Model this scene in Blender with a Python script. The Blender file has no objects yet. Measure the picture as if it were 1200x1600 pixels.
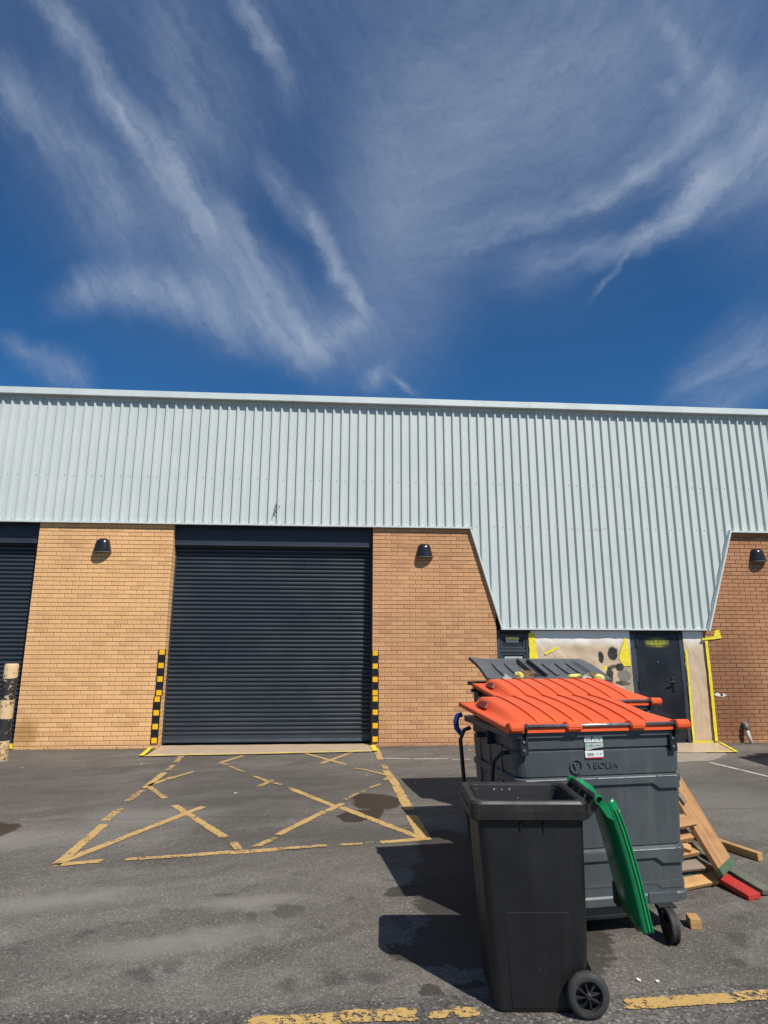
import bpy, bmesh, math, random
from mathutils import Vector, Matrix
random.seed(7)
R = math.radians
scene = bpy.context.scene
COL = scene.collection

# ------------------------------------------------------------------ camera
CR, CU, CF = Vector((.99747, -.07108, .00214)), Vector((-.01706, -.21, .97755)), Vector((.06904, .97511, .21068))
cam_d = bpy.data.cameras.new('camera')
cam = bpy.data.objects.new('camera', cam_d)
COL.objects.link(cam)
cam_d.sensor_fit = 'HORIZONTAL'
cam_d.sensor_width = 36
cam_d.lens = 950 / 1200 * 36
cam_d.clip_end = 2000
cam_d.clip_start = .05
m3 = Matrix((CR, CU, -CF)).transposed()
cam.matrix_world = Matrix.Translation((0, -11.2136, 1.7112)) @ m3.to_4x4()
scene.camera = cam

# ------------------------------------------------------------------ light
LD = Vector((-.451, .728, -1.0)).normalized()          # the way the sunlight travels
sun_d = bpy.data.lights.new('sun', 'SUN')
sun_d.energy = 5.0
sun_d.angle = R(.5)
sun_d.color = (1, .95, .87)
sun = bpy.data.objects.new('sun', sun_d)
COL.objects.link(sun)
sun.rotation_euler = LD.to_track_quat('-Z', 'Y').to_euler()
sun.location = (5, -8, 12)
scene.view_settings.view_transform = 'Standard'
scene.view_settings.look = 'None'
scene.view_settings.gamma = 1
scene.view_settings.exposure = 0
scene.view_settings.use_curve_mapping = False


# ------------------------------------------------------------------ node expression helper
class NT:
    def __init__(s, tree):
        s.t = tree

    def n(s, typ, **kw):
        nd = s.t.nodes.new(typ)
        for k, v in kw.items():
            setattr(nd, k, v)
        return nd

    def put(s, sock, v):
        if v is None:
            return
        if isinstance(v, (int, float)):
            if sock.type in ('RGBA',):
                sock.default_value = (v, v, v, 1)
            elif sock.type == 'VECTOR':
                sock.default_value = (v, v, v)
            else:
                sock.default_value = v
        elif isinstance(v, (tuple, list, Vector)):
            v = tuple(v)
            if sock.type == 'RGBA' and len(v) == 3:
                v = v + (1,)
            sock.default_value = v
        else:
            s.t.links.new(v, sock)

    def m(s, op, a, b=None, c=None, clamp=False):
        nd = s.n('ShaderNodeMath', operation=op, use_clamp=clamp)
        s.put(nd.inputs[0], a)
        if b is not None:
            s.put(nd.inputs[1], b)
        if c is not None:
            s.put(nd.inputs[2], c)
        return nd.outputs[0]

    def v(s, op, a, b=None, scale=None):
        nd = s.n('ShaderNodeVectorMath', operation=op)
        s.put(nd.inputs[0], a)
        if b is not None:
            s.put(nd.inputs[1], b)
        if scale is not None:
            s.put(nd.inputs['Scale'], scale)
        return nd.outputs['Value'] if op in ('DOT_PRODUCT', 'LENGTH', 'DISTANCE') else nd.outputs[0]

    def xyz(s, x, y, z=0):
        nd = s.n('ShaderNodeCombineXYZ')
        s.put(nd.inputs[0], x); s.put(nd.inputs[1], y); s.put(nd.inputs[2], z)
        return nd.outputs[0]

    def sep(s, v):
        nd = s.n('ShaderNodeSeparateXYZ')
        s.put(nd.inputs[0], v)
        return nd.outputs

    def noise(s, vec, scale, detail=4, rough=.55, dist=0, color=False):
        nd = s.n('ShaderNodeTexNoise')
        s.put(nd.inputs['Vector'], vec)
        nd.inputs['Scale'].default_value = scale
        nd.inputs['Detail'].default_value = detail
        nd.inputs['Roughness'].default_value = rough
        nd.inputs['Distortion'].default_value = dist
        return nd.outputs['Color' if color else 'Fac']

    def smooth(s, x, a, b):
        nd = s.n('ShaderNodeMapRange', interpolation_type='SMOOTHSTEP')
        s.put(nd.inputs[0], x)
        nd.inputs[1].default_value = a; nd.inputs[2].default_value = b
        return nd.outputs[0]

    def lin(s, x, a, b, c=0, d=1):
        nd = s.n('ShaderNodeMapRange')
        s.put(nd.inputs[0], x)
        for i, q in enumerate((a, b, c, d)):
            nd.inputs[i + 1].default_value = q
        return nd.outputs[0]

    def mix(s, f, a, b, mode='MIX'):
        nd = s.n('ShaderNodeMix', data_type='RGBA', blend_type=mode)
        s.put(nd.inputs[0], f); s.put(nd.inputs[6], a); s.put(nd.inputs[7], b)
        return nd.outputs[2]

    def bump(s, h, strength, dist=.01, normal=None):
        nd = s.n('ShaderNodeBump')
        nd.inputs['Strength'].default_value = strength
        nd.inputs['Distance'].default_value = dist
        s.put(nd.inputs['Height'], h)
        if normal is not None:
            s.put(nd.inputs['Normal'], normal)
        return nd.outputs[0]


# ------------------------------------------------------------------ sky with cirrus
world = bpy.data.worlds.new('World')
scene.world = world
world.use_nodes = True
wt = world.node_tree
wt.nodes.clear()
W = NT(wt)
sky = W.n('ShaderNodeTexSky')
sky.sky_type = 'NISHITA'
sky.sun_disc = False
sky.sun_elevation = math.asin(-LD.z)
sky.sun_rotation = math.atan2(-LD.x, -LD.y)
sky.altitude = 200
sky.air_density = 1.0
sky.dust_density = .35
sky.ozone_density = 2.2
geo = W.n('ShaderNodeTexCoord').outputs['Generated']
dirv = W.v('NORMALIZE', geo)
# cloud-layer coordinates: an imaginary plane across the part of the sky in front of the building
# (axes fixed in the world; a and b count in 1/950 of a radian near the plane's centre)
ca = W.v('DOT_PRODUCT', dirv, tuple(CF))
front = W.smooth(ca, .15, .35)
cs = W.m('MAXIMUM', ca, .12)
A_ = W.m('DIVIDE', W.v('DOT_PRODUCT', dirv, tuple(CR)), cs)
B_ = W.m('DIVIDE', W.v('DOT_PRODUCT', dirv, tuple(CU)), cs)
P0 = W.xyz(W.m('MULTIPLY_ADD', A_, 9.5, 6.0), W.m('MULTIPLY_ADD', B_, -9.5, 8.0), 0)   # units of 100
wn = W.noise(P0, .55, 6, .62, color=True)
wn2 = W.noise(P0, 3.5, 6, .65, color=True)
P1 = W.v('ADD', P0, W.v('SCALE', W.v('SUBTRACT', wn, (.5, .5, .5)), scale=.70))
P1 = W.v('ADD', P1, W.v('SCALE', W.v('SUBTRACT', wn2, (.5, .5, .5)), scale=.22))
P1 = W.v('MULTIPLY', P1, (1, 1, 0))


def addall(xs):
    r = xs[0]
    for x in xs[1:]:
        r = W.m('ADD', r, x)
    return r


ACC = {}


def spot(cx, cy, rx, ry, rot, k):
    """soft elliptical patch of cloud: 1 at the centre, 0 beyond the radii"""
    mp = W.n('ShaderNodeMapping', vector_type='TEXTURE')
    W.put(mp.inputs['Vector'], P1)
    mp.inputs['Location'].default_value = (cx, cy, 0)
    mp.inputs['Rotation'].default_value = (0, 0, rot)
    mp.inputs['Scale'].default_value = (rx, ry, 1)
    g = W.n('ShaderNodeTexGradient', gradient_type='QUADRATIC_SPHERE')
    wt.links.new(mp.outputs[0], g.inputs[0])
    return W.m('MULTIPLY', g.outputs['Fac'], k)


def streak(a, b, wa, wb, ia, ib):
    ax, ay = a; bx, by = b
    L = math.hypot(bx - ax, by - ay)
    w = (wa + wb) / 2
    return spot((ax + bx) / 2, (ay + by) / 2, L * .5 * 1.9 + w, w * 2.5, math.atan2(by - ay, bx - ax), (ia + ib) / 2 * 2.0)


def chain(pts, sharp=0):
    """pts: (x, y, width, strength)"""
    out = None
    for p, q in zip(pts, pts[1:]):
        g = streak(p[:2], q[:2], p[2], q[2], p[3], q[3])
        out = g if out is None else W.m('ADD', out, g)
    return out


# left family, running down to the right
left = [
    chain([(.6, -.2, .15, .62), (1.6, 1.3, .16, .72), (2.3, 2.2, .20, .72), (2.9, 3.1, .28, .80), (3.7, 3.95, .34, .62), (4.5, 5.0, .30, .40), (5.2, 5.6, .4, .26)], 0),
    chain([(-.2, 1.0, .26, .36), (.6, 1.9, .28, .36), (1.5, 2.7, .30, .26), (1.9, 3.8, .5, .26)]),
    chain([(1.0, 4.75, .18, .25), (1.6, 4.45, .28, .6), (2.4, 4.6, .25, .5), (3.3, 4.8, .3, .5), (4.4, 5.3, .3, .5), (5.0, 5.5, .3, .3)]),
    chain([(3.7, -.2, .14, .5), (4.05, .5, .12, .55), (4.3, 1.0, .12, .3), (4.6, 1.6, .2, .08)]),
    chain([(4.2, 2.5, .10, .3), (4.6, 3.2, .14, .5), (5.1, 3.8, .13, .55), (5.5, 4.5, .10, .6), (5.73, 4.85, .06, .8)]),
    chain([(5.7, 4.9, .15, .4), (5.4, 5.2, .2, .4), (4.8, 5.5, .25, .35)]),
    chain([(2.6, 0, .3, .22), (2.9, 1.2, .5, .2), (3.4, 2.4, .6, .22)]),
    chain([(.1, 5.4, .10, .3), (.7, 5.65, .16, .42), (1.3, 5.95, .2, .25)]),
    chain([(6.1, 5.75, .07, .4), (5.7, 6.05, .12, .45)]),
    chain([(6.1, 5.85, .04, .4), (6.6, 6.1, .05, .35)]),
]
# right family, arcs bending up to the right
right = [
    chain([(11.3, 1.1, .2, .55), (11.2, 1.6, .22, .45), (10.6, 2.4, .25, .4), (9.9, 2.85, .2, .5), (9.0, 3.35, .15, .4), (7.8, 3.7, .2, .25), (6.8, 3.9, .3, .2)], 0),
    chain([(11.15, 2.5, .18, .8), (10.85, 3.1, .17, .85), (10.4, 3.65, .16, .75), (9.9, 3.9, .12, .6), (9.0, 4.0, .2, .3), (7.9, 4.3, .3, .2)]),
    chain([(12.4, 1.6, .5, .6), (11.6, 2.5, .35, .45), (10.8, 3.4, .25, .25)]),
    chain([(9.9, 3.95, .05, .4), (9.6, 4.35, .04, .35), (9.3, 4.62, .04, .25)]),
    chain([(10.3, .2, .12, .25), (10.7, .8, .14, .3), (10.75, 1.3, .12, .2)]),
    chain([(10.4, 1.4, .12, .35), (10.6, 1.5, .12, .35)]),
    chain([(9.85, 2.8, .12, .4), (10.1, 2.7, .08, .5)]),
    chain([(10.7, 6.5, .4, .35), (11.4, 5.8, .35, .4), (12.3, 5.2, .4, .45)]),
]


def blob(cx, cy, rx, ry, s, rot=0):
    return spot(cx, cy, rx * 2.1, ry * 2.1, rot, s * 1.25)


veil = addall([
    blob(7.4, 1.9, 2.3, 1.9, .62, .25), blob(6.2, 3.4, .95, 1.6, .60, .12), blob(9.2, .9, 2.2, 1.6, .40, -.3), blob(10.9, 1.0, 1.8, 1.6, .30),
    blob(5.9, 5.3, .9, .8, .30), blob(2.2, 3.5, 1.5, 1.1, .30, .9), blob(4.4, 5.0, 1.1, .6, .34, .25), blob(3.5, 4.3, .9, .6, .35, .6), blob(1.0, 1.6, 1.3, 1.4, .20),
    blob(3.0, 2.0, 1.3, 1.5, .20), blob(12.0, 2.6, 1.0, 1.4, .34), blob(8.0, -1.6, 6, 1.5, .45), blob(1.0, -1.0, 4, 1.5, .25)])
# fibres: left family along a fixed slant, right family on arcs
s0 = W.sep(P0)
fl = W.noise(W.xyz(W.v('DOT_PRODUCT', P1, (.86, -.51, 0)), W.v('DOT_PRODUCT', P1, (.51 * .16, .86 * .16, 0)), 0), 3.4, 6, .62, .35)
rad = W.v('DISTANCE', P1, (6.2, -2.2, 0))
q_ = W.sep(W.v('SUBTRACT', P1, (6.2, -2.2, 0)))
ang = W.m('ARCTAN2', q_[1], q_[0])
fr = W.noise(W.xyz(rad, W.m('MULTIPLY', ang, 1.1), 2.3), 3.0, 6, .62, .3)
fls = W.lin(fl, .34, .68, .48, 1.40)
frs = W.lin(fr, .34, .68, .45, 1.42)
fl2 = W.lin(fl, .3, .72, .70, 1.25)
fr2 = W.lin(fr, .3, .72, .70, 1.25)
side = W.smooth(s0[0], 4.9, 7.2)
fib = W.m('ADD', W.m('MULTIPLY', fl2, W.m('SUBTRACT', 1, side)), W.m('MULTIPLY', fr2, side))
dens = addall([W.m('MULTIPLY', addall(left), fls), W.m('MULTIPLY', addall(right), frs), W.m('MULTIPLY', veil, fib)])
fine = W.noise(P1, 9, 5, .65)
dens = W.m('MULTIPLY', dens, W.lin(fine, .2, .8, .82, 1.18))
# the rest of the sky: uneven unseen cirrus, thickened to whiten the shadow light
sd = W.sep(dirv)
up = W.m('MAXIMUM', sd[2], .12)
gen = W.noise(W.xyz(W.m('DIVIDE', sd[0], up), W.m('MULTIPLY', W.m('DIVIDE', sd[1], up), .35), 5), 1.6, 7, .6, .8)
gen = W.m('MULTIPLY', W.smooth(gen, .35, .7), 1.1)
dens = W.m('ADD', W.m('MULTIPLY', dens, front), W.m('MULTIPLY', gen, W.m('SUBTRACT', 1, front)))
dens = W.m('SUBTRACT', 1, W.m('EXPONENT', W.m('MULTIPLY', dens, -.72)))
dens = W.m('MULTIPLY', dens, W.smooth(sd[2], -.02, .1))
skyc = W.mix(1, sky.outputs[0], (.27, .69, 1.04), 'MULTIPLY')
cloudc = (4.3, 5.15, 6.6)
skyc = W.mix(dens, skyc, cloudc)
bg = W.n('ShaderNodeBackground')
wt.links.new(skyc, bg.inputs[0])
bg.inputs[1].default_value = .085
wo = W.n('ShaderNodeOutputWorld')
wt.links.new(bg.outputs[0], wo.inputs[0])
world.cycles.sampling_method = 'MANUAL'
world.cycles.sample_map_resolution = 256

G = -.05     # ground level (z = 0 is a brick course line)


# ------------------------------------------------------------------ materials
def mat(name, build):
    m = bpy.data.materials.new(name)
    m.use_nodes = True
    t = m.node_tree
    t.nodes.clear()
    N = NT(t)
    out = N.n('ShaderNodeOutputMaterial')
    bs = N.n('ShaderNodeBsdfPrincipled')
    t.links.new(bs.outputs[0], out.inputs[0])
    N.bs = bs; N.out = out
    pos = N.n('ShaderNodeNewGeometry').outputs['Position']
    tc = N.n('ShaderNodeTexCoord').outputs['Object']
    build(N, pos, tc)
    return m


def simple(name, col, rough=.5, metal=0, var=.15, nscale=6, bump=.0, bscale=60, dirt=None, dirt_amt=0, spec=.5, rvar=.1):
    def b(N, pos, tc):
        n = N.noise(pos, nscale, 5, .6)
        c = N.mix(N.lin(n, .3, .7), tuple(x * (1 - var) for x in col), tuple(min(1, x * (1 + var)) for x in col))
        if dirt:
            d = N.smooth(N.noise(pos, nscale * 2.3, 8, .7), .5, .72)
            c = N.mix(N.m('MULTIPLY', d, dirt_amt), c, dirt)
        N.put(N.bs.inputs['Base Color'], c)
        N.put(N.bs.inputs['Roughness'], N.lin(n, .3, .7, max(.02, rough - rvar), min(1, rough + rvar)))
        N.bs.inputs['Metallic'].default_value = metal
        N.bs.inputs['Specular IOR Level'].default_value = spec
        if bump:
            N.put(N.bs.inputs['Normal'], N.bump(N.noise(pos, bscale, 5, .6), bump, .004))
    return mat(name, b)


def ell(N, p, cx, cy, rx, ry, rot=0, soft=.35):
    c, s = math.cos(rot), math.sin(rot)
    q = N.v('SUBTRACT', p, (cx, cy, 0))
    x = N.v('DOT_PRODUCT', q, (c / rx, s / rx, 0))
    y = N.v('DOT_PRODUCT', q, (-s / ry, c / ry, 0))
    d = N.m('SQRT', N.m('ADD', N.m('MULTIPLY', x, x), N.m('MULTIPLY', y, y)))
    return N.m('SUBTRACT', 1, N.smooth(d, 1 - soft, 1 + soft))


def mk_tarmac(dark):
    def b(N, pos, tc):
        p2 = N.v('MULTIPLY', pos, (1, 1, 0))
        wv = N.v('SCALE', N.v('SUBTRACT', N.noise(p2, 3.2, 5, .65, color=True), (.5, .5, .5)), scale=.42)
        pw = N.v('MULTIPLY', N.v('ADD', p2, wv), (1, 1, 0))
        big = N.noise(p2, .55, 4, .6, .5)
        mid = N.noise(p2, 3.0, 6, .65)
        # tyre-polished streaks running along the yard
        stq = N.xyz(N.v('DOT_PRODUCT', pw, (.93 * .5, .37 * .5, 0)), N.v('DOT_PRODUCT', pw, (-.37 * 1.7, .93 * 1.7, 0)), 0)
        st = N.noise(stq, 1.5, 6, .65, .8)
        base = N.mix(N.lin(big, .3, .7), (.094, .083, .071), (.160, .144, .125))
        base = N.mix(N.m('MULTIPLY', N.smooth(st, .42, .7), .7), base, (.205, .186, .162))
        base = N.mix(N.m('MULTIPLY', N.smooth(mid, .5, .75), .4), base, (.095, .086, .076))
        if dark:
            base = N.mix(1, base, (.78, .79, .82), 'MULTIPLY')
        # aggregate
        vo = N.n('ShaderNodeTexVoronoi')
        N.put(vo.inputs['Vector'], p2)
        vo.inputs['Scale'].default_value = 85 if dark else 120
        ag = N.sep(vo.outputs['Color'])[0]
        agf = N.lin(ag, 0, 1, .70, 1.32) if not dark else N.lin(ag, 0, 1, .55, 1.5)
        c = N.mix(1, base, agf, 'MULTIPLY')
        spark = N.smooth(ag, .93, .97)
        c = N.mix(N.m('MULTIPLY', spark, .40 if dark else .30), c, (.44, .42, .38))
        fine = N.noise(p2, 320, 3, .7)
        c = N.mix(1, c, N.lin(fine, .3, .7, .78, 1.2), 'MULTIPLY')
        rough = .86
        if not dark:
            # small dark oil drips
            vd = N.n('ShaderNodeTexVoronoi')
            N.put(vd.inputs['Vector'], N.v('MULTIPLY', pw, (1, 1, 0)))
            vd.inputs['Scale'].default_value = 5.0
            vr = N.sep(vd.outputs['Color'])
            rr = N.lin(vr[1], 0, 1, .10, .42)
            drip = N.m('MULTIPLY', N.m('SUBTRACT', 1, N.smooth(N.m('SUBTRACT', vd.outputs['Distance'], rr), -.08, .12)), N.smooth(vr[2], .3, .6))
            zone = addf(N, [ell(N, p2, -.9, -6.7, 1.6, .9, .1, .6), ell(N, p2, .0, -6.9, 1.2, .8, 0, .6), ell(N, p2, 2.6, -7.2, 1.2, .6, 0, .6)])
            c = N.mix(N.m('MULTIPLY', N.m('MULTIPLY', drip, zone), .48, clamp=True), c, (.052, .047, .042))
            # pale worn patches
            pale = addf(N, [ell(N, pw, -1.9, -6.35, .5, .15, .3, .7), ell(N, pw, -2.3, -6.9, .28, .1, 0, .7), ell(N, pw, -.55, -6.45, .3, .1, .2, .7), ell(N, pw, -.9, -7.0, .5, .14, .2, .7), ell(N, pw, -1.9, -4.2, .6, .3, 0, .7), ell(N, pw, 4.2, -3.8, 1.4, .5, -.3, .7), ell(N, pw, -3.6, -5.2, 1.2, .3, .4, .7)])
            c = N.mix(N.m('MULTIPLY', pale, .6, clamp=True), c, (.27, .248, .218))
            # strip of dirt against the wall
            sp = N.sep(pw)
            wall = N.smooth(sp[1], -.40, -.05)
            c = N.mix(N.m('MULTIPLY', wall, .45), c, (.085, .070, .055))
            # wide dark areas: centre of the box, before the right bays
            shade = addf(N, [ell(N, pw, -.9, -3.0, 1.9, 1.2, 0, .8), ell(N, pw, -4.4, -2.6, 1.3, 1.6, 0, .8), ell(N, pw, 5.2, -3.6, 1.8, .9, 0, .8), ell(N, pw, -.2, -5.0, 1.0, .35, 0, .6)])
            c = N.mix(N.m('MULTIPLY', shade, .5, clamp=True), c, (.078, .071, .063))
            # wet marks
            pq = N.v('MULTIPLY', N.v('ADD', p2, N.v('SCALE', wv, scale=.8)), (1, 1, 0))
            wet = addf(N, [ell(N, pq, .42, -3.75, .26, .36, .1, .5), ell(N, pq, .60, -3.86, .14, .16, 0, .5), ell(N, pq, .25, -4.36, .26, .17, .5, .5), ell(N, pq, -3.46, -4.66, .40, .32, 0, .5)])
            rg2 = N.m('MULTIPLY', N.m('SUBTRACT', N.noise(p2, 9, 6, .75), .5), .9)
            wet = N.smooth(N.m('ADD', wet, N.m('MULTIPLY', rg2, N.smooth(wet, 0, .3))), .40, .52)
            c = N.mix(N.m('MULTIPLY', wet, .88, clamp=True), c, (.040, .028, .020))
            damp_shade = addf(N, [ell(N, pq, 1.12, -6.6, .55, 1.0, .25, .25), ell(N, pq, 1.05, -5.5, .34, .6, .2, .25), ell(N, pq, .82, -7.15, .34, .30, 0, .2), ell(N, pq, .44, -7.24, .17, .12, -.5, .3), ell(N, pq, .46, -6.36, .12, .10, 0, .3), ell(N, pq, .50, -7.66, .06, .08, 0, .3), ell(N, pq, .72, -7.60, .08, .04, 0, .3)])  # damp stain, also painted darker to deepen the bins' cast shadow
            rag = N.m('MULTIPLY', N.m('SUBTRACT', N.noise(p2, 22, 6, .8), .5), 1.5)
            damp_shade = N.smooth(N.m('ADD', damp_shade, rag), .42, .62)
            damp_shade = N.m('MULTIPLY', damp_shade, N.smooth(addf(N, [ell(N, p2, .95, -6.5, .75, 1.6, 0, .2)]), 0, .2))
            c = N.mix(N.m('MULTIPLY', damp_shade, .72, clamp=True), c, (.030, .026, .023))
            rough = N.m('SUBTRACT', .88, N.m('MULTIPLY', N.m('ADD', N.m('MULTIPLY', wet, 1, clamp=True), N.m('MULTIPLY', damp_shade, .4, clamp=True)), .3))
            # hairline crack / joint across the bay
            wob = N.m('MULTIPLY', N.m('SUBTRACT', N.noise(p2, 2.0, 5, .6), .5), .22)
            d = N.m('ABSOLUTE', N.m('ADD', N.m('SUBTRACT', N.sep(p2)[1], -4.32), wob))
            c = N.mix(N.m('MULTIPLY', N.m('SUBTRACT', 1, N.smooth(d, .004, .022)), .45), c, (.05, .045, .04))
        N.put(N.bs.inputs['Base Color'], c)
        N.put(N.bs.inputs['Roughness'], rough)
        N.bs.inputs['Specular IOR Level'].default_value = .2
        h = N.m('ADD', N.m('MULTIPLY', ag, .5), fine)
        N.put(N.bs.inputs['Normal'], N.bump(h, .55 if dark else .4, .004))
    return b


def addf(N, xs):
    r = xs[0]
    for x in xs[1:]:
        r = N.m('ADD', r, x, clamp=True)
    return r


M = {}
M['tarmac'] = mat('tarmac', mk_tarmac(False))
M['tarmac_dark'] = mat('tarmac_dark', mk_tarmac(True))


def paint(name, col, wear, worn=(.30, .22, .12), ew=.16):
    """flaking road paint: real gaps where it has worn away"""
    def b(N, pos, tc):
        p2 = N.v('MULTIPLY', pos, (1, 1, 0))
        n1 = N.noise(p2, 28, 6, .75)
        n2 = N.noise(p2, 95, 4, .75)
        n3 = N.noise(p2, 4.5, 4, .6)
        f = N.m('ADD', N.m('ADD', N.m('MULTIPLY', n1, .60), N.m('MULTIPLY', n2, .32)), N.m('MULTIPLY', n3, .30))
        # the ends and edges of a stroke carry less paint (vertex attribute edge = 0 there)
        at = N.n('ShaderNodeAttribute', attribute_name='edge').outputs['Fac']
        f = N.m('SUBTRACT', f, N.m('MULTIPLY', N.m('SUBTRACT', 1, N.smooth(at, 0, .8)), ew))
        a = N.smooth(f, wear, wear + .03)
        c = N.mix(N.lin(n2, .3, .7), tuple(x * .78 for x in col), col)
        c = N.mix(N.m('MULTIPLY', N.smooth(n3, .4, .7), .35), c, tuple(x * .62 for x in col))
        c = N.mix(N.m('MULTIPLY', N.m('SUBTRACT', 1, N.smooth(f, wear, wear + .07)), .7), c, worn)
        N.put(N.bs.inputs['Base Color'], c)
        N.bs.inputs['Roughness'].default_value = .75
        N.put(N.bs.inputs['Normal'], N.bump(N.noise(p2, 200, 3, .7), .4, .003))
        tr = N.n('ShaderNodeBsdfTransparent')
        mx = N.n('ShaderNodeMixShader')
        N.put(mx.inputs[0], a)
        N.t.links.new(tr.outputs[0], mx.inputs[1])
        N.t.links.new(N.bs.outputs[0], mx.inputs[2])
        N.t.links.new(mx.outputs[0], N.out.inputs[0])
    return mat(name, b)


M['yellow_paint'] = paint('yellow_road_paint', (.64, .405, .145), .535)
M['yellow_paint_kerb'] = paint('kerb_yellow_road_paint', (.64, .405,   .13), .558, ew=.10)
M['yellow_paint_worn'] = paint('worn_yellow_road_paint', (.62, .395, .15), .568)
M['white_paint'] = paint('white_road_paint', (.62, .60, .55), .53)


def brickmat(name, x0, cols, stain=None):
    def b(N, pos, tc):
        sp = N.sep(pos)
        row = N.m('FLOOR', N.m('DIVIDE', N.m('ADD', sp[2], 7.5 + .005), .075))
        par = N.m('MODULO', row, 2)
        xx = N.m('ADD', N.m('DIVIDE', N.m('SUBTRACT', sp[0], x0 - 22.5), .225), N.m('MULTIPLY', par, .5))
        cell = N.m('FLOOR', xx)
        fx = N.m('FRACT', xx)
        wn = N.n('ShaderNodeTexWhiteNoise', noise_dimensions='3D')
        N.put(wn.inputs['Vector'], N.xyz(cell, row, 0))
        r1, r2, r3 = N.sep(wn.outputs['Color'])[:3]
        c = N.mix(r1, cols[0], cols[1])
        c = N.mix(N.m('MULTIPLY', N.smooth(r2, .72, 1), .8), c, cols[2])
        c = N.mix(N.m('MULTIPLY', N.smooth(r3, .8, 1), .6), c, cols[3])
        n = N.noise(pos, 45, 5, .7)
        c = N.mix(1, c, N.lin(n, .3, .7, .84, 1.14), 'MULTIPLY')
        # kiln bands: paler arrises, darker middle
        ed = N.m('ABSOLUTE', N.m('SUBTRACT', fx, .48))
        kb = N.m('MULTIPLY', N.smooth(ed, .36, .46), .30)
        c = N.mix(kb, c, tuple(min(1, x * 1.3) for x in cols[0]))
        big = N.noise(pos, .9, 4, .6)
        c = N.mix(1, c, N.lin(big, .3, .7, .90, 1.08), 'MULTIPLY')
        # damp and dirt at the foot
        foot = N.m('MULTIPLY', N.m('SUBTRACT', 1, N.smooth(N.m('ADD', sp[2], N.m('MULTIPLY', n, .08)), .02, .14)), .5)
        c = N.mix(foot, c, cols[3])
        if stain:
            for (cx, cz, rx, rz, col, amt) in stain:
                q = N.xyz(sp[0], sp[2], 0)
                c = N.mix(N.m('MULTIPLY', ell(N, N.v('ADD', q, N.v('MULTIPLY', N.v('SUBTRACT', N.noise(pos, 6, 5, .7, color=True), (.5, .5, .5)), (.3, .3, 0))), cx, cz, rx, rz, 0, .6), amt), c, col)
        N.put(N.bs.inputs['Base Color'], c)
        N.bs.inputs['Roughness'].default_value = .88
        N.bs.inputs['Specular IOR Level'].default_value = .25
        N.put(N.bs.inputs['Normal'], N.bump(N.noise(pos, 130, 5, .75), .5, .004))
    return mat(name, b)


PX = [(-5.44, -3.07), (.59, 2.87), (6.84, 9.2)]
M['brick_buff'] = brickmat('buff_brick', PX[0][0], [(.81, .475, .222), (.75, .43, .195), (.68, .38, .175), (.60, .34, .16)],
                           [(-5.28, .22, .22, .20, (.36, .19, .06), .7)])
M['brick_pink'] = brickmat('pinkish_brick', PX[1][0], [(.62, .345, .175), (.55, .295, .145), (.50, .25, .125), (.42, .215, .12)])
M['brick_red'] = brickmat('red_brown_brick', PX[2][0], [(.46, .235, .120), (.40, .195, .097), (.35, .16, .08), (.50, .27, .15)],
                          [(7.15, 1.0, .6, .9, (.17, .075, .04), .55), (7.1, .25, .5, .35, (.20, .09, .05), .5)])
M['mortar'] = simple('mortar', (.27, .165, .092), .95, var=.3, nscale=20, bump=.5, bscale=150, spec=.1)
M['mortar_red'] = simple('dark_mortar', (.11, .062, .038), .95, var=.3, nscale=20, bump=.5, bscale=150, spec=.1)


def clad(N, pos, tc):
    sp = N.sep(pos)
    n = N.noise(pos, 1.4, 5, .6)
    st = N.noise(N.v('MULTIPLY', pos, (14, 14, .5)), 1.0, 5, .65)
    c = N.mix(N.lin(n, .3, .7), (.515, .565, .545), (.565, .605, .583))
    c = N.mix(N.m('MULTIPLY', N.smooth(st, .5, .8), .22), c, (.43, .485, .465))
    # scuffed patch with grey rub marks
    q = N.xyz(sp[0], sp[2], 0)
    sc = ell(N, q, 4.75, 3.45, .75, .45, 0, .6)
    mk = N.smooth(N.noise(N.v('MULTIPLY', pos, (6, 6, 4)), 6, 7, .8), .56, .66)
    c = N.mix(N.m('MULTIPLY', N.m('MULTIPLY', sc, mk), .32), c, (.30, .32, .31))
    ln = N.m('MULTIPLY', ell(N, N.v('ADD', q, N.v('MULTIPLY', N.v('SUBTRACT', N.noise(pos, 10, 4, .6, color=True), (.5, .5, .5)), (0, .04, 0))), 4.75, 3.84, .45, .012, 0, .5), N.smooth(N.noise(pos, 16, 4, .7), .42, .6))
    c = N.mix(N.m('MULTIPLY', ln, .7), c, (.22, .22, .2))
    drip_ = N.m('MULTIPLY', N.smooth(N.noise(N.v('MULTIPLY', pos, (22, 22, .25)), 1.0, 4, .6), .56, .72), N.smooth(N.m('ADD', sp[2], N.m('MULTIPLY', n, .8)), 5.9, 6.6))
    c = N.mix(N.m('MULTIPLY', drip_, .30), c, (.33, .35, .32))
    # specks
    vd = N.n('ShaderNodeTexVoronoi')
    N.put(vd.inputs['Vector'], pos)
    vd.inputs['Scale'].default_value = 3.2
    dot = N.m('SUBTRACT', 1, N.smooth(vd.outputs['Distance'], .012, .03))
    c = N.mix(N.m('MULTIPLY', dot, .5), c, (.3, .3, .28))
    N.put(N.bs.inputs['Base Color'], c)
    N.put(N.bs.inputs['Roughness'], N.lin(st, .3, .7, .38, .55))
    N.bs.inputs['Specular IOR Level'].default_value = .45
    N.put(N.bs.inputs['Normal'], N.bump(N.noise(N.v('MULTIPLY', pos, (1, 1, .3)), 5, 3, .5), .12, .02))


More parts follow.
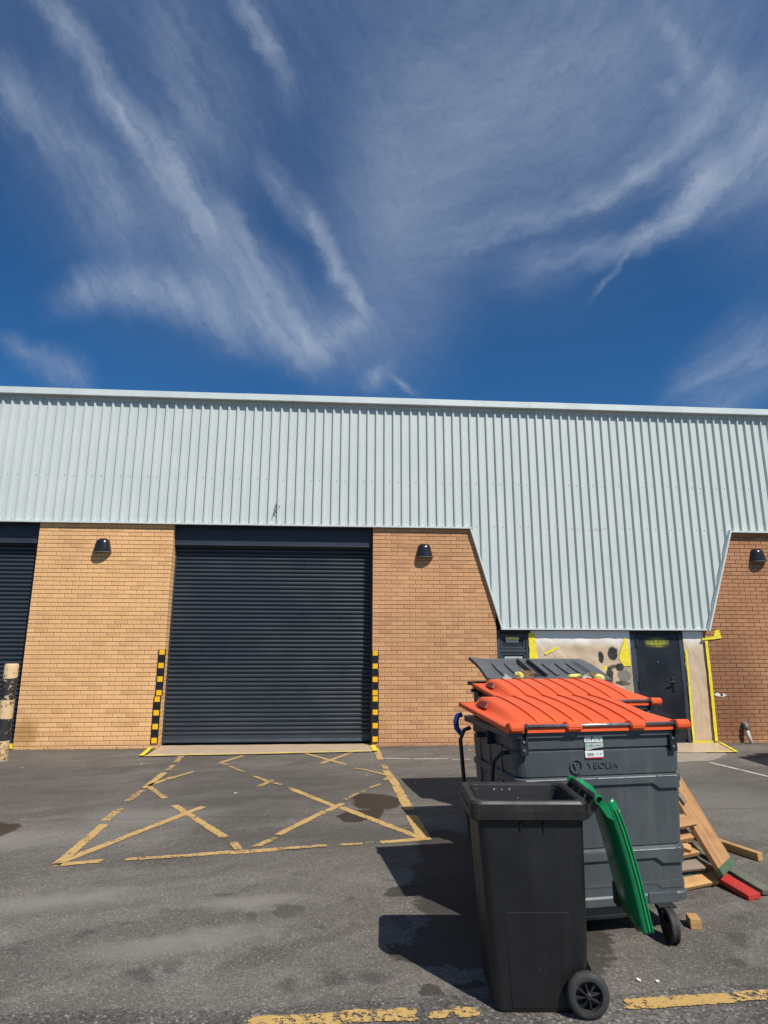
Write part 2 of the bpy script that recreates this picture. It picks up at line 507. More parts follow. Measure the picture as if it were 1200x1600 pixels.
M['cladding'] = mat('pale_green_grey_cladding', clad)
M['trim'] = simple('pale_flashing', (.58, .635, .615), .42, var=.06, nscale=2, dirt=(.45, .47, .45), dirt_amt=.25)
M['shutter'] = simple('anthracite_shutter', (.030, .041, .053), .34, var=.08, nscale=1.2, dirt=(.06, .07, .08), dirt_amt=.15, spec=.5)
M['lintel'] = simple('anthracite_panel', (.026, .034, .050), .5, var=.1, nscale=1.5, spec=.4)
M['frame'] = simple('anthracite_frame', (.045, .055, .068), .42, var=.12, nscale=4)
M['door'] = simple('navy_black_door', (.010, .012, .018), .45, var=.15, nscale=2, dirt=(.05, .05, .055), dirt_amt=.2)
M['void'] = simple('dark_inner_wall', (.03, .03, .032), .9)
M['black_plastic'] = simple('black_plastic', (.022, .022, .024), .45, var=.2, nscale=8, bump=.15, bscale=220, dirt=(.10, .095, .09), dirt_amt=.35)
M['black_metal'] = simple('black_metal', (.02, .02, .022), .38, var=.2, dirt=(.09, .07, .05), dirt_amt=.3)
M['steel'] = simple('worn_steel', (.42, .40, .38), .32, metal=.9, var=.2, nscale=14, dirt=(.20, .09, .04), dirt_amt=.45)
M['rubber'] = simple('rubber', (.028, .028, .028), .75, var=.25, nscale=12, dirt=(.12, .11, .10), dirt_amt=.35)


def binmat(name, col, rough, dirtc, amt, scr=.4, speck=0):
    def b(N, pos, tc):
        n = N.noise(pos, 3, 5, .6)
        c = N.mix(N.lin(n, .3, .7), tuple(x * .86 for x in col), tuple(x * 1.14 for x in col))
        # vertical run marks and dust
        st = N.noise(N.v('MULTIPLY', pos, (9, 9, .8)), 1.3, 6, .65)
        c = N.mix(N.m('MULTIPLY', N.smooth(st, .48, .75), amt), c, dirtc)
        # scratches
        sc = N.noise(N.v('MULTIPLY', pos, (7, 7, 60)), 1.0, 6, .8)
        sm = N.noise(pos, 2.6, 3, .6)
        c = N.mix(N.m('MULTIPLY', N.m('MULTIPLY', N.smooth(sc, .66, .72), N.smooth(sm, .52, .62)), scr), c, tuple(min(1, x * 3 + .1) for x in col))
        if speck:
            vd = N.n('ShaderNodeTexVoronoi')
            N.put(vd.inputs['Vector'], pos)
            vd.inputs['Scale'].default_value = 45
            rr = N.sep(vd.outputs['Color'])[0]
            dt = N.m('MULTIPLY', N.m('SUBTRACT', 1, N.smooth(vd.outputs['Distance'], .12, .28)), N.smooth(rr, .8, .9))
            c = N.mix(N.m('MULTIPLY', dt, speck), c, (.35, .34, .32))
        N.put(N.bs.inputs['Base Color'], c)
        N.put(N.bs.inputs['Roughness'], N.lin(n, .3, .7, rough - .08, rough + .1))
        hf = N.m('ADD', N.noise(pos, 260, 2, .5), N.m('MULTIPLY', N.noise(pos, 5, 2, .5), 6))
        N.put(N.bs.inputs['Normal'], N.bump(hf, .14, .004))
    return mat(name, b)


M['bin_grey'] = binmat('grey_bin_plastic', (.066, .078, .084), .42, (.125, .13, .125), .5, .9)
M['bin_orange'] = binmat('orange_lid_plastic', (.80, .098, .020), .50, (.68, .13, .045), .45, .12)
M['bin_orange_dark'] = binmat('orange_lid_side', (.74, .11, .028), .5, (.5, .10, .04), .5, .1)
M['bin_dark'] = binmat('dark_grey_lid_plastic', (.078, .080, .088), .42, (.13, .13, .13), .5, .5)
M['bin_brown'] = binmat('dirty_dark_bin_plastic', (.050, .040, .034), .6, (.09, .06, .04), .6, .5)
M['bin_black'] = binmat('black_bin_plastic', (.0078, .0078, .0086), .50, (.018, .017, .016), .5, .9)
M['bin_black_in'] = binmat('black_bin_inside', (.016, .016, .018), .6, (.03, .03, .03), .3, .2, 1.0)
M['bin_rim'] = binmat('scuffed_black_rim', (.017, .016, .016), .5, (.07, .06, .053), .5, .6)
M['bin_green'] = binmat('green_lid_plastic', (.004, .215, .068), .30, (.01, .30, .12), .3, .2)
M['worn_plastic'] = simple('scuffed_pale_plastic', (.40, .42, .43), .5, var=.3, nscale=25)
M['blue_plastic'] = simple('blue_handle_plastic', (.02, .05, .22), .4)


def wood(name, col, dark):
    def b(N, pos, tc):
        v = N.v('MULTIPLY', tc, (1.2, 22, 22))
        n = N.noise(v, 1.6, 6, .65, .6)
        n2 = N.noise(tc, 6, 4, .6)
        c = N.mix(N.lin(n, .3, .7), dark, col)
        c = N.mix(N.m('MULTIPLY', N.smooth(n2, .5, .75), .4), c, tuple(x * .55 for x in dark))
        N.put(N.bs.inputs['Base Color'], c)
        N.bs.inputs['Roughness'].default_value = .75
        N.put(N.bs.inputs['Normal'], N.bump(n, .35, .004))
    return mat(name, b)


M['wood'] = wood('pale_wood', (.50, .275, .115), (.27, .125, .045))
M['wood_grey'] = wood('weathered_wood', (.26, .20, .15), (.16, .115, .08))
M['wood_yellow'] = wood('yellow_pine', (.57, .34, .13), (.38, .20, .07))
M['green_paint'] = simple('green_painted_wood', (.055, .105, .055), .6, var=.3, nscale=14, dirt=(.2, .16, .1), dirt_amt=.5, bump=.3)
M['olive_paint'] = simple('olive_painted_wood', (.13, .135, .095), .7, var=.3, nscale=14, bump=.3)
M['red_paint'] = simple('red_painted_wood', (.44, .030, .020), .6, var=.15, nscale=8, bump=.2)
M['guard_yellow'] = simple('yellow_reflective', (.88, .47, .008), .35, var=.06, nscale=30)
M['guard_black'] = simple('black_guard_plastic', (.012, .012, .014), .4, var=.3, nscale=20, dirt=(.05, .05, .05), dirt_amt=.4)
M['tape'] = simple('yellow_masking_tape', (.80, .66, .035), .55, var=.12, nscale=25, bump=.6, bscale=60)
M['sticker_white'] = simple('white_label', (.72, .73, .72), .4, var=.05, nscale=30)
M['sticker_grey'] = simple('grey_label', (.42, .46, .45), .4, var=.1, nscale=30)
M['ink'] = simple('black_ink', (.03, .03, .03), .6)
M['ink_green'] = simple('green_ink', (.05, .28, .12), .6)
M['ink_teal'] = simple('teal_ink', (.03, .28, .27), .6)
M['ink_red'] = simple('red_ink', (.55, .03, .05), .5)
M['pipe_white'] = simple('weathered_white_pipe', (.52, .50, .46), .5, var=.15, nscale=15, dirt=(.25, .2, .16), dirt_amt=.5)
M['pipe_grey'] = simple('grey_pipe_elbow', (.17, .165, .155), .6, var=.2, nscale=20)
M['card'] = simple('brown_cardboard', (.33, .21, .12), .85, var=.2, nscale=8)
M['paper_white'] = simple('crumpled_white_paper', (.70, .68, .62), .7, var=.1)
M['paper_yellow'] = simple('yellow_packaging', (.72, .62, .16), .55, var=.15)
M['concrete'] = simple('pale_concrete', (.30, .255, .20), .9, var=.2, nscale=5, bump=.4, bscale=90)


def maskpaper(name, ztop, blots, frost_len=.12, tint=(.52, .39, .26), hub=(3.62, 1.95)):
    def b(N, pos, tc):
        sp = N.sep(pos)
        q = N.xyz(sp[0], sp[2], 0)
        wob = N.v('MULTIPLY', N.v('SUBTRACT', N.noise(pos, 7, 4, .6, color=True), (.5, .5, .5)), (.09, .09, 0))
        qw = N.v('ADD', q, wob)
        n = N.noise(pos, 2.2, 5, .6)
        c = N.mix(N.lin(n, .3, .7), tint, tuple(x * 1.18 for x in tint))
        # creases radiating through the film over the paper
        cr = N.noise(N.v('MULTIPLY', pos, (4, 3, 1.6)), 1.1, 4, .6, 1.6)
        c = N.mix(N.m('MULTIPLY', N.smooth(cr, .52, .72), .30), c, (.66, .58, .48))
        dq = N.v('SUBTRACT', q, (hub[0], hub[1], 0))
        dqs = N.sep(dq)
        an = N.m('ARCTAN2', dqs[1], dqs[0])
        rd = N.v('LENGTH', dq)
        ray = N.noise(N.xyz(N.m('MULTIPLY', an, 9), N.m('MULTIPLY', rd, .8), 0), 1.6, 4, .6, .4)
        rayf = N.m('MULTIPLY', N.smooth(ray, .50, .66), N.m('SUBTRACT', 1, N.smooth(rd, .3, 1.3)))
        c = N.mix(N.m('MULTIPLY', rayf, .55), c, (.74, .68, .60))
        if ztop is not None:
            fr = N.smooth(N.m('ADD', sp[2], N.m('MULTIPLY', N.m('SUBTRACT', n, .5), .25)), ztop - frost_len * 3.0, ztop - frost_len * .7)
            c = N.mix(N.m('MULTIPLY', fr, .88), c, (.80, .81, .79))
        for (cx, cz, rx, rz, rot, col, amt) in blots:
            c = N.mix(N.m('MULTIPLY', ell(N, qw, cx, cz, rx * 1.12, rz * 1.12, rot, .14), amt), c, col)
        N.put(N.bs.inputs['Base Color'], c)
        N.bs.inputs['Roughness'].default_value = .38
        h = N.m('ADD', N.noise(N.v('MULTIPLY', pos, (5, 3, 2.2)), 1.0, 3, .5, 1.0), N.m('MULTIPLY', cr, .5))
        N.put(N.bs.inputs['Normal'], N.bump(h, .5, .03))
    return mat(name, b)


BK = (.022, .024, .030)
M['mask_window'] = maskpaper('masking_paper_window', 1.94, [
    (4.83, 1.47, .045, .10, 0, BK, .97), (5.06, 1.53, .085, .11, 0, BK, .97), (5.04, 1.29, .10, .035, .1, BK, .85), (5.17, 1.28, .065, .065, 0, BK, .95),
    (4.96, 1.13, .065, .14, -.1, BK, .95), (5.24, 1.13, .12, .09, 0, (.12, .115, .11), .75), (5.21, 1.00, .12, .04, -.1, BK, .9), (5.32, 1.15, .10, .35, 0, (.2, .19, .17), .45)])
M['mask_side'] = maskpaper('masking_paper_side', 1.92, [(6.42, .95, .045, .35, .05, BK, .7), (6.40, .25, .03, .3, .0, BK, .5)], .09, hub=(6.42, 1.98))
M['mask_ground'] = maskpaper('masking_paper_ground', None, [], .1, (.50, .375, .255), hub=(-40, 0))


def stickermat(N, pos, tc):
    # a yellow fire notice mostly hidden under dark overspray
    sp = N.sep(pos)
    q = N.v('ADD', N.xyz(sp[0], sp[2], 0), N.v('MULTIPLY', N.v('SUBTRACT', N.noise(pos, 12, 3, .6, color=True), (.5, .5, .5)), (.05, .05, 0)))
    a = ell(N, q, 5.93, 1.735, .21, .085, 0, .4)
    c = N.mix(N.m('MULTIPLY', a, .62), (.014, .016, .024), (.42, .44, .02))
    N.put(N.bs.inputs['Base Color'], c)
    N.bs.inputs['Roughness'].default_value = .5


M['over_sticker'] = mat('oversprayed_yellow_notice', stickermat)


def bollardmat(N, pos, tc):
    z = N.m('ADD', N.sep(pos)[2], N.m('MULTIPLY', N.m('SUBTRACT', N.noise(pos, 9, 4, .7), .5), .05))
    edges = [(1.16, 9), (.56, .84), (-.5, .24)]
    cream = None
    for lo, hi in edges:
        m_ = N.m('MULTIPLY', N.m('GREATER_THAN', z, lo), N.m('LESS_THAN', z, hi))
        cream = m_ if cream is None else N.m('ADD', cream, m_)
    chip = N.smooth(N.noise(pos, 14, 7, .75), .555, .58)
    c1 = N.mix(chip, (.66, .47, .25), (.10, .065, .04))
    c2 = N.mix(N.smooth(N.noise(pos, 9, 7, .75), .57, .60), (.022, .021, .02), (.50, .38, .24))
    c = N.mix(cream, c2, c1)
    rust = N.m('MULTIPLY', N.smooth(N.noise(pos, 20, 6, .7), .46, .60), N.m('SUBTRACT', 1, N.smooth(z, -.02, .22)))
    c = N.mix(rust, c, (.16, .055, .022))
    N.put(N.bs.inputs['Base Color'], c)
    N.bs.inputs['Roughness'].default_value = .6
    N.put(N.bs.inputs['Normal'], N.bump(N.noise(pos, 14, 7, .75), .5, .006))


M['bollard'] = mat('black_and_cream_bollard', bollardmat)


# ------------------------------------------------------------------ mesh helpers
def link(o, parent=None):
    COL.objects.link(o)
    if parent is not None:
        o.parent = parent
    return o


def mobj(name, bm, m, parent=None, smooth=False, loc=None, mats=None):
    me = bpy.data.meshes.new(name)
    bmesh.ops.recalc_face_normals(bm, faces=bm.faces)
    bm.to_mesh(me)
    bm.free()
    for x in (mats or [m]):
        me.materials.append(x)
    if smooth:
        for p in me.polygons:
            p.use_smooth = True
    o = bpy.data.objects.new(name, me)
    if loc:
        o.location = loc
    return link(o, parent)


def raw(name, verts, faces, m, parent=None, smooth=False):
    me = bpy.data.meshes.new(name)
    me.from_pydata([tuple(v) for v in verts], [], faces)
    me.update()
    me.materials.append(m)
    if smooth:
        for p in me.polygons:
            p.use_smooth = True
    return link(bpy.data.objects.new(name, me), parent)


def thing(name, label, cat, loc=(0, 0, 0), rotz=0, group=None):
    o = bpy.data.objects.new(name, None)
    o.empty_display_size = .2
    o.location = loc
    o.rotation_euler = (0, 0, rotz)
    link(o)
    return tag(o, label, cat, group)


def tag(o, label=None, cat=None, group=None, kind=None):
    if label: o['label'] = label
    if cat: o['category'] = cat
    if group: o['group'] = group
    if kind: o['kind'] = kind
    return o


def box(bm, x0, x1, y0, y1, z0, z1, bev=0, mi=0, mtx=None):
    r = bmesh.ops.create_cube(bm, size=1)
    vs = r['verts']
    for v in vs:
        v.co = Vector(((x0 + x1) / 2 + v.co.x * (x1 - x0), (y0 + y1) / 2 + v.co.y * (y1 - y0), (z0 + z1) / 2 + v.co.z * (z1 - z0)))
    fs = set(f for v in vs for f in v.link_faces)
    if bev:
        es = set(e for v in vs for e in v.link_edges)
        rr = bmesh.ops.bevel(bm, geom=list(es), offset=bev, segments=2, affect='EDGES', profile=.6)
        fs = set(rr['faces']) | set(f for f in bm.faces if f.is_valid and f in fs)
        vs = set(v for f in fs if f.is_valid for v in f.verts)
    for f in fs:
        if f.is_valid:
            f.material_index = mi
    if mtx is not None:
        bmesh.ops.transform(bm, matrix=mtx, verts=list(vs))
    return list(vs)


def B(*a, **k):
    bm = bmesh.new()
    box(bm, *a, **k)
    return bm


def tube(bm, pts, r, n=10, caps=True):
    pts = [Vector(p) for p in pts]
    rings = []
    prev = None
    for i, p in enumerate(pts):
        d = (pts[min(i + 1, len(pts) - 1)] - pts[max(i - 1, 0)]).normalized()
        if prev is None:
            a = d.orthogonal().normalized()
        else:
            a = (prev - d * prev.dot(d)).normalized()
        prev = a
        b_ = d.cross(a)
        rr = r[i] if isinstance(r, (list, tuple)) else r
        rings.append([bm.verts.new(p + a * (rr * math.cos(2 * math.pi * k / n)) + b_ * (rr * math.sin(2 * math.pi * k / n))) for k in range(n)])
    for A, Bq in zip(rings, rings[1:]):
        for k in range(n):
            bm.faces.new((A[k], A[(k + 1) % n], Bq[(k + 1) % n], Bq[k]))
    if caps:
        bm.faces.new(rings[0][::-1])
        bm.faces.new(rings[-1])
    return bm


def lathe(bm, prof, n=32, mtx=None):
    """prof: (radius, height) along z"""
    rings = []
    vs = []
    for r_, z in prof:
        if r_ < 1e-5:
            v = bm.verts.new((0, 0, z)); rings.append([v]); vs.append(v)
        else:
            rg = [bm.verts.new((r_ * math.cos(2 * math.pi * k / n), r_ * math.sin(2 * math.pi * k / n), z)) for k in range(n)]
            rings.append(rg); vs += rg
    for A, Bq in zip(rings, rings[1:]):
        for k in range(n):
            k2 = (k + 1) % n
            if len(A) == 1:
                bm.faces.new((A[0], Bq[k2], Bq[k]))
            elif len(Bq) == 1:
                bm.faces.new((A[k], A[k2], Bq[0]))
            else:
                bm.faces.new((A[k], A[k2], Bq[k2], Bq[k]))
    if mtx is not None:
        bmesh.ops.transform(bm, matrix=mtx, verts=vs)
    return bm


def prism(bm, poly, axis, a0, a1, mi=0):
    """poly in the plane perpendicular to axis ('x' poly=(y,z); 'y' poly=(x,z); 'z' poly=(x,y)), from a0 to a1"""
    def P(u, v, a):
        return {'x': (a, u, v), 'y': (u, a, v), 'z': (u, v, a)}[axis]
    A = [bm.verts.new(P(u, v, a0)) for u, v in poly]
    C = [bm.verts.new(P(u, v, a1)) for u, v in poly]
    fs = [bm.faces.new(A), bm.faces.new(C[::-1])]
    n = len(poly)
    for i in range(n):
        fs.append(bm.faces.new((A[i], A[(i + 1) % n], C[(i + 1) % n], C[i])))
    for f in fs:
        f.material_index = mi
    return bm


def rrect(w0, w1, d0, d1, r, n=5):
    """rounded rectangle outline, counter-clockwise"""
    out = []
    for cx, cy, a0 in ((w1 - r, d0 + r, -90), (w1 - r, d1 - r, 0), (w0 + r, d1 - r, 90), (w0 + r, d0 + r, 180)):
        for k in range(n + 1):
            a = R(a0 + 90 * k / n)
            out.append((cx + r * math.cos(a), cy + r * math.sin(a)))
    return out


def loft(bm, rings, cap0=True, cap1=True):
    rv = [[bm.verts.new(p) for p in rg] for rg in rings]
    n = len(rv[0])
    for A, Bq in zip(rv, rv[1:]):
        for k in range(n):
            bm.faces.new((A[k], A[(k + 1) % n], Bq[(k + 1) % n], Bq[k]))
    if cap0: bm.faces.new(rv[0][::-1])
    if cap1: bm.faces.new(rv[-1])
    return rv


def text_mesh(name, s, size, m, parent, mtx, extrude=.001, kind=None, squash=1):
    cu = bpy.data.curves.new(name, 'FONT')
    cu.body = s
    cu.size = size
    cu.extrude = extrude
    cu.align_x = 'CENTER'; cu.align_y = 'CENTER'
    cu.resolution_u = 2
    o = bpy.data.objects.new(name, cu)
    COL.objects.link(o)
    dg = bpy.context.evaluated_depsgraph_get()
    me = bpy.data.meshes.new_from_object(o.evaluated_get(dg))
    bpy.data.objects.remove(o)
    me.materials.clear()
    me.materials.append(m)
    me.transform(mtx @ Matrix.Diagonal((squash, 1, 1, 1)))
    me.name = name
    return link(bpy.data.objects.new(name, me), parent)


def scribble(x0, x1, z, h, y, m, parent, seed):
    """print too small or too smudged to read: a row of uneven strokes"""
    rn = random.Random(seed)
    bm = bmesh.new()
    x = x0
    while x < x1:
        w = h * rn.uniform(.12, .3)
        a, b_ = z - h / 2 * rn.uniform(.3, 1), z + h / 2 * rn.uniform(.3, 1)
        k = rn.uniform(-.3, .3) * h
        prism(bm, [(x, a), (x + w, a), (x + w + k, b_), (x + k, b_)], 'y', y - .0002, y + .0003)
        x += w + h * rn.uniform(.08, .35)
    return mobj('smudged_print', bm, m, parent)


FRONT = Matrix.Rotation(R(90), 4, 'X')          # text facing -Y


def at(x, y, z):
    return Matrix.Translation((x, y, z))


# ------------------------------------------------------------------ ground
raw('ground', [(-150, -8.2, G), (150, -8.2, G), (150, 160, G), (-150, 160, G)], [(0, 1, 2, 3)], M['tarmac'])['kind'] = 'structure'
bm = bmesh.new()
# road surfacing with an uneven joint to the yard
top = [(-150, -7.70)] + [(x * .25, -7.72 + .03 * math.sin(x * .9) + random.uniform(-.012, .012) + (.05 if -2 < x * .25 < .9 else 0) * 0) for x in range(-40, 41)] + [(150, -7.70)]
vt = [bm.verts.new((x, y, G + .004)) for x, y in top]
vb = [bm.verts.new((x, -150, G + .004)) for x, y in top]
for i in range(len(top) - 1):
    bm.faces.new((vb[i], vb[i + 1], vt[i + 1], vt[i]))
tag(mobj('road', bm, M['tarmac_dark']), kind='structure')

YEL = [(-2.47,-0.79,-2.42,-1.32,0.10),(-2.40,-1.52,-2.38,-1.89,0.09),(-2.39,-2.06,-2.37,-2.94,0.10),(-2.36,-3.10,-2.36,-3.62,0.09),(-2.32,-3.92,-2.32,-4.00,0.08),(-2.34,-4.00,-2.33,-4.38,0.10),(-2.29,-4.52,-2.25,-5.59,0.10),(-2.27,-5.63,-1.46,-3.90,0.10),(-2.37,-2.83,-2.21,-2.36,0.08),(-2.23,-2.47,-2.01,-2.00,0.06),(-2.34,-2.90,-1.98,-3.50,0.08),(-1.79,-3.82,-1.04,-4.98,0.09),(-2.29,-5.65,-1.93,-5.57,0.09),(-1.74,-5.55,-1.19,-5.48,0.08),(-1.18,-5.46,-0.91,-5.41,0.09),(-0.92,-5.17,-0.82,-5.42,0.08),(-0.90,-5.43,-0.50,-5.37,0.10),(-0.50,-5.37,-0.08,-5.30,0.08),(0.03,-5.29,0.23,-5.27,0.06),(0.27,-5.25,0.33,-5.24,0.05),(0.40,-5.24,0.79,-5.17,0.09),(-0.72,-5.31,-0.56,-5.05,0.08),(-0.55,-4.96,-0.12,-4.16,0.09),(-0.10,-4.14,0.06,-3.86,0.09),(0.08,-3.71,0.25,-3.39,0.07),(0.30,-3.33,0.34,-3.27,0.05),(0.40,-3.14,0.54,-2.94,0.07),(0.61,-2.72,0.73,-2.50,0.09),(-1.75,-1.36,-1.50,-0.80,0.09),(-1.75,-1.41,-1.61,-1.57,0.08),(-1.58,-1.62,-1.47,-1.81,0.06),(-1.45,-1.86,-1.29,-2.08,0.05),(-1.13,-2.34,-0.90,-2.70,0.07),(-0.82,-2.78,-0.70,-2.90,0.06),(-0.99,-2.99,-0.83,-2.60,0.08),(-0.61,-3.04,-0.54,-3.15,0.06),(-0.54,-3.15,-0.01,-3.99,0.09),(0.05,-4.02,0.80,-5.17,0.10),(-0.55,-0.62,0.12,-1.62,0.08),(-0.24,-1.50,0.25,-0.55,0.08),(0.23,-1.91,0.35,-2.01,0.06),(0.37,-2.01,0.70,-2.45,0.07),(0.65,-0.13,0.66,-1.25,0.11),(0.68,-1.70,0.69,-1.98,0.10),(0.68,-2.07,0.75,-3.02,0.12),(0.74,-3.06,0.78,-4.17,0.13),(0.78,-4.39,0.81,-5.18,0.14)]
KERBY = [(-6.5,-7.90,-.9,-7.90,.11),(-0.39,-7.87,0.03,-7.86,0.11),(0.04,-7.85,0.40,-7.85,0.12),(0.46,-7.87,0.55,-7.86,0.07),(0.59,-7.85,0.70,-7.85,0.09),(1.46,-7.84,2.01,-7.82,0.10),(2.04,-7.81,2.26,-7.81,0.10),(2.4,-7.80,6.5,-7.72,.10)]
WHI = [(0.75,-1.15,1.11,-1.22,0.06),(1.17,-1.23,1.71,-1.26,0.05),(1.76,-1.31,2.05,-1.33,0.04),(5.62,-1.80,5.83,-2.84,0.07),(5.83,-2.84,6.1,-4.6,.07)]


def stroke_mesh(name, segs, m, label, z, seed=1):
    """each stroke: ragged strip with an 'edge' attribute that is 0 on its border"""
    rnd = random.Random(seed)
    vs, fs, ed = [], [], []
    for k, (x0, y0, x1, y1, w) in enumerate(segs):
        L = math.hypot(x1 - x0, y1 - y0)
        tx, ty = (x1 - x0) / L, (y1 - y0) / L
        nx, ny = -ty, tx
        n = max(3, int(L / .04))
        prof = [-.5, -.36, 0, .36, .5]
        b0 = len(vs)
        zz = z + (k % 4) * .0006
        for i in range(n + 1):
            t = i / n
            jw = w * (1 + rnd.uniform(-.08, .08))
            for j, q in enumerate(prof):
                o = q * jw + rnd.uniform(-.004, .004)
                a = -.03 + t * (L + .06)
                if i in (0, n):
                    a += rnd.uniform(-.03, .03)
                vs.append((x0 + tx * a + nx * o, y0 + ty * a + ny * o, zz))
                ed.append(0.0 if j in (0, 4) or i in (0, n) else 1.0)
        for i in range(n):
            for j in range(4):
                a = b0 + i * 5 + j
                fs.append((a, a + 5, a + 6, a + 1))
    o = raw(name, vs, fs, m)
    at_ = o.data.attributes.new('edge', 'FLOAT', 'POINT')
    at_.data.foreach_set('value', ed)
    o['kind'] = 'structure'
    return o


solid = [YEL[i] for i in (2, 5, 6, 7, 8, 9, 11, 12, 14, 16, 20, 22, 23, 37, 28, 38, 39, 42, 44, 45, 46, 36)]
worn = [y for y in YEL if y not in solid]
stroke_mesh('yellow_box_marking', solid, M['yellow_paint'], '', G + .004, 3)
stroke_mesh('worn_yellow_marking', worn, M['yellow_paint_worn'], '', G + .007, 4)
stroke_mesh('yellow_edge_line', KERBY, M['yellow_paint_kerb'], '', G + .010, 5)
stroke_mesh('white_bay_line', WHI, M['white_paint'], '', G + .004, 6)

# ------------------------------------------------------------------ the industrial unit
unit = thing('industrial_unit', 'long industrial unit with brick piers, dark roller shutters and pale ribbed metal cladding above', 'building', (0, 0, G))
UZ = -G    # the unit's empty stands on the ground, its meshes are written in world heights


def upart(o):
    o.location.z += UZ
    return o


ZT = 3.90      # brickwork stops behind the cladding
BR = []


def pier(x0, x1, m, mm, zlo=-.075, visible=True, depth=.30):
    core = B(x0 + .006, x1 - .006, .006, depth, G - .02, ZT)
    c = upart(mobj('brick_pier', core, mm, unit))
    rows = int((ZT - zlo) / .075)
    L = []
    for r_ in range(rows):
        z = zlo + r_ * .075
        kk = int(round((z + 7.5) / .075))
        off = (kk % 2) * .5
        # joints where (x-x0)/.225 + off is an integer
        x = x0
        xs = [x0]
        n0 = math.floor((x0 - x0) / .225 + off) + 1
        k = n0
        while True:
            xj = x0 + (k - off) * .225
            if xj >= x1 - .03:
                break
            if xj > x0 + .02:
                xs.append(xj)
            k += 1
        xs.append(x1)
        for a, b_ in zip(xs, xs[1:]):
            e0 = 0 if a == x0 else .0045
            e1 = 0 if b_ == x1 else .0045
            L.append((a + e0, b_ - e1, z + .005, z + .0705))
    # return faces at both ends (headers and cut stretchers into the opening)
    E = []
    for r_ in range(rows):
        z = zlo + r_ * .075
        off = .1025 if r_ % 2 else .215
        for side, xx in ((-1, x0), (1, x1)):
            E.append((xx, side, off + .008, depth - .002, z + .005, z + .0705))
    return c, L, E, m


def brick_geo(vs, fs, x0, x1, z0, z1, y=0, d=.03, ch=.003):
    b0 = len(vs)
    vs += [(x0 + ch, y, z0 + ch), (x1 - ch, y, z0 + ch), (x1 - ch, y, z1 - ch), (x0 + ch, y, z1 - ch),
           (x0, y + ch, z0), (x1, y + ch, z0), (x1, y + ch, z1), (x0, y + ch, z1),
           (x0, y + d, z0), (x1, y + d, z0), (x1, y + d, z1), (x0, y + d, z1)]
    fs += [tuple(b0 + i for i in f) for f in ((0, 1, 2, 3), (4, 5, 1, 0), (5, 6, 2, 1), (6, 7, 3, 2), (7, 4, 0, 3), (8, 9, 5, 4), (9, 10, 6, 5), (10, 11, 7, 6), (11, 8, 4, 7))]


piers = [pier(*PX[0], M['brick_buff'], M['mortar']), pier(*PX[1], M['brick_pink'], M['mortar']), pier(*PX[2], M['brick_red'], M['mortar_red'])]
allb = []
for pi_, (c, L, E, m) in enumerate(piers):
    for q in L:
        cx, cz = (q[0] + q[1]) / 2, (q[2] + q[3]) / 2
        if cz > 3.72 or (pi_ == 1 and cx > 2.5 and cz > 2.2 + (2.87 - cx) * 4) or (pi_ == 2 and (cx > 8.0 or cx < 6.9)):
            d = 1e9
        elif pi_ == 1 and cx > 1.9 and cz < .95:
            d = 1e9                     # behind the bins
        else:
            d = math.hypot(cx, 11.2, cz - 1.7)
        allb.append((d - (q[1] - q[0]) * 2, pi_, q))
allb.sort(key=lambda t: t[0])
pick = set(id(t[2]) for t in allb[:300])
meshes = {}
rb = random.Random(11)
for d, pi_, q in allb:
    if id(q) not in pick:
        continue
    c, L, E, m = piers[pi_]
    w, h = round(q[1] - q[0], 4), round(q[3] - q[2], 4)
    key = (pi_, w)
    if key not in meshes:
        vs, fs = [], []
        brick_geo(vs, fs, -w / 2, w / 2, -h / 2, h / 2)
        me = bpy.data.meshes.new('brick')
        me.from_pydata(vs, [], fs)
        me.materials.append(m)
        meshes[key] = me
    o = bpy.data.objects.new('brick', meshes[key])
    o.location = ((q[0] + q[1]) / 2, rb.uniform(-.002, .001), (q[2] + q[3]) / 2)
    o.rotation_euler = (0, rb.uniform(-.004, .004), rb.uniform(-.006, .006))
    link(o, c)
for c, L, E, m in piers:
    vs, fs = [], []
    for q in L:
        if id(q) in pick:
            continue
        brick_geo(vs, fs, q[0], q[1], q[2], q[3], rb.uniform(-.002, .001))
    for xx, side, ya, yb, z0, z1 in E:
        # return bricks: short box proud of the core side
        for a, b_ in ((.03, ya - .008), (ya, yb)):
            if b_ - a < .03:
                continue
            x_o = xx + side * .0; x_i = xx - side * .02
            b0 = len(vs)
            xs_, xe = (x_i, x_o) if side > 0 else (x_o, x_i)
            vs += [(xs_, a, z0), (xe, a, z0), (xe, b_, z0), (xs_, b_, z0), (xs_, a, z1), (xe, a, z1), (xe, b_, z1), (xs_, b_, z1)]
            fs += [tuple(b0 + i for i in f) for f in ((0, 3, 2, 1), (4, 5, 6, 7), (0, 1, 5, 4), (1, 2, 6, 5), (2, 3, 7, 6), (3, 0, 4, 7))]
    o = raw('brickwork', vs, fs, m, c)
    o['kind'] = 'stuff'
# a plain brick pier beyond each end, out of view
for x0, x1, m, mm in ((-11.6, -9.24, M['brick_buff'], M['mortar']), (12.98, 15.2, M['brick_red'], M['mortar_red'])):
    c, L, E, m_ = pier(x0, x1, m, mm)
    vs, fs = [], []
    for q in L:
        brick_geo(vs, fs, *q)
    raw('brickwork', vs, fs, m, c)['kind'] = 'stuff'

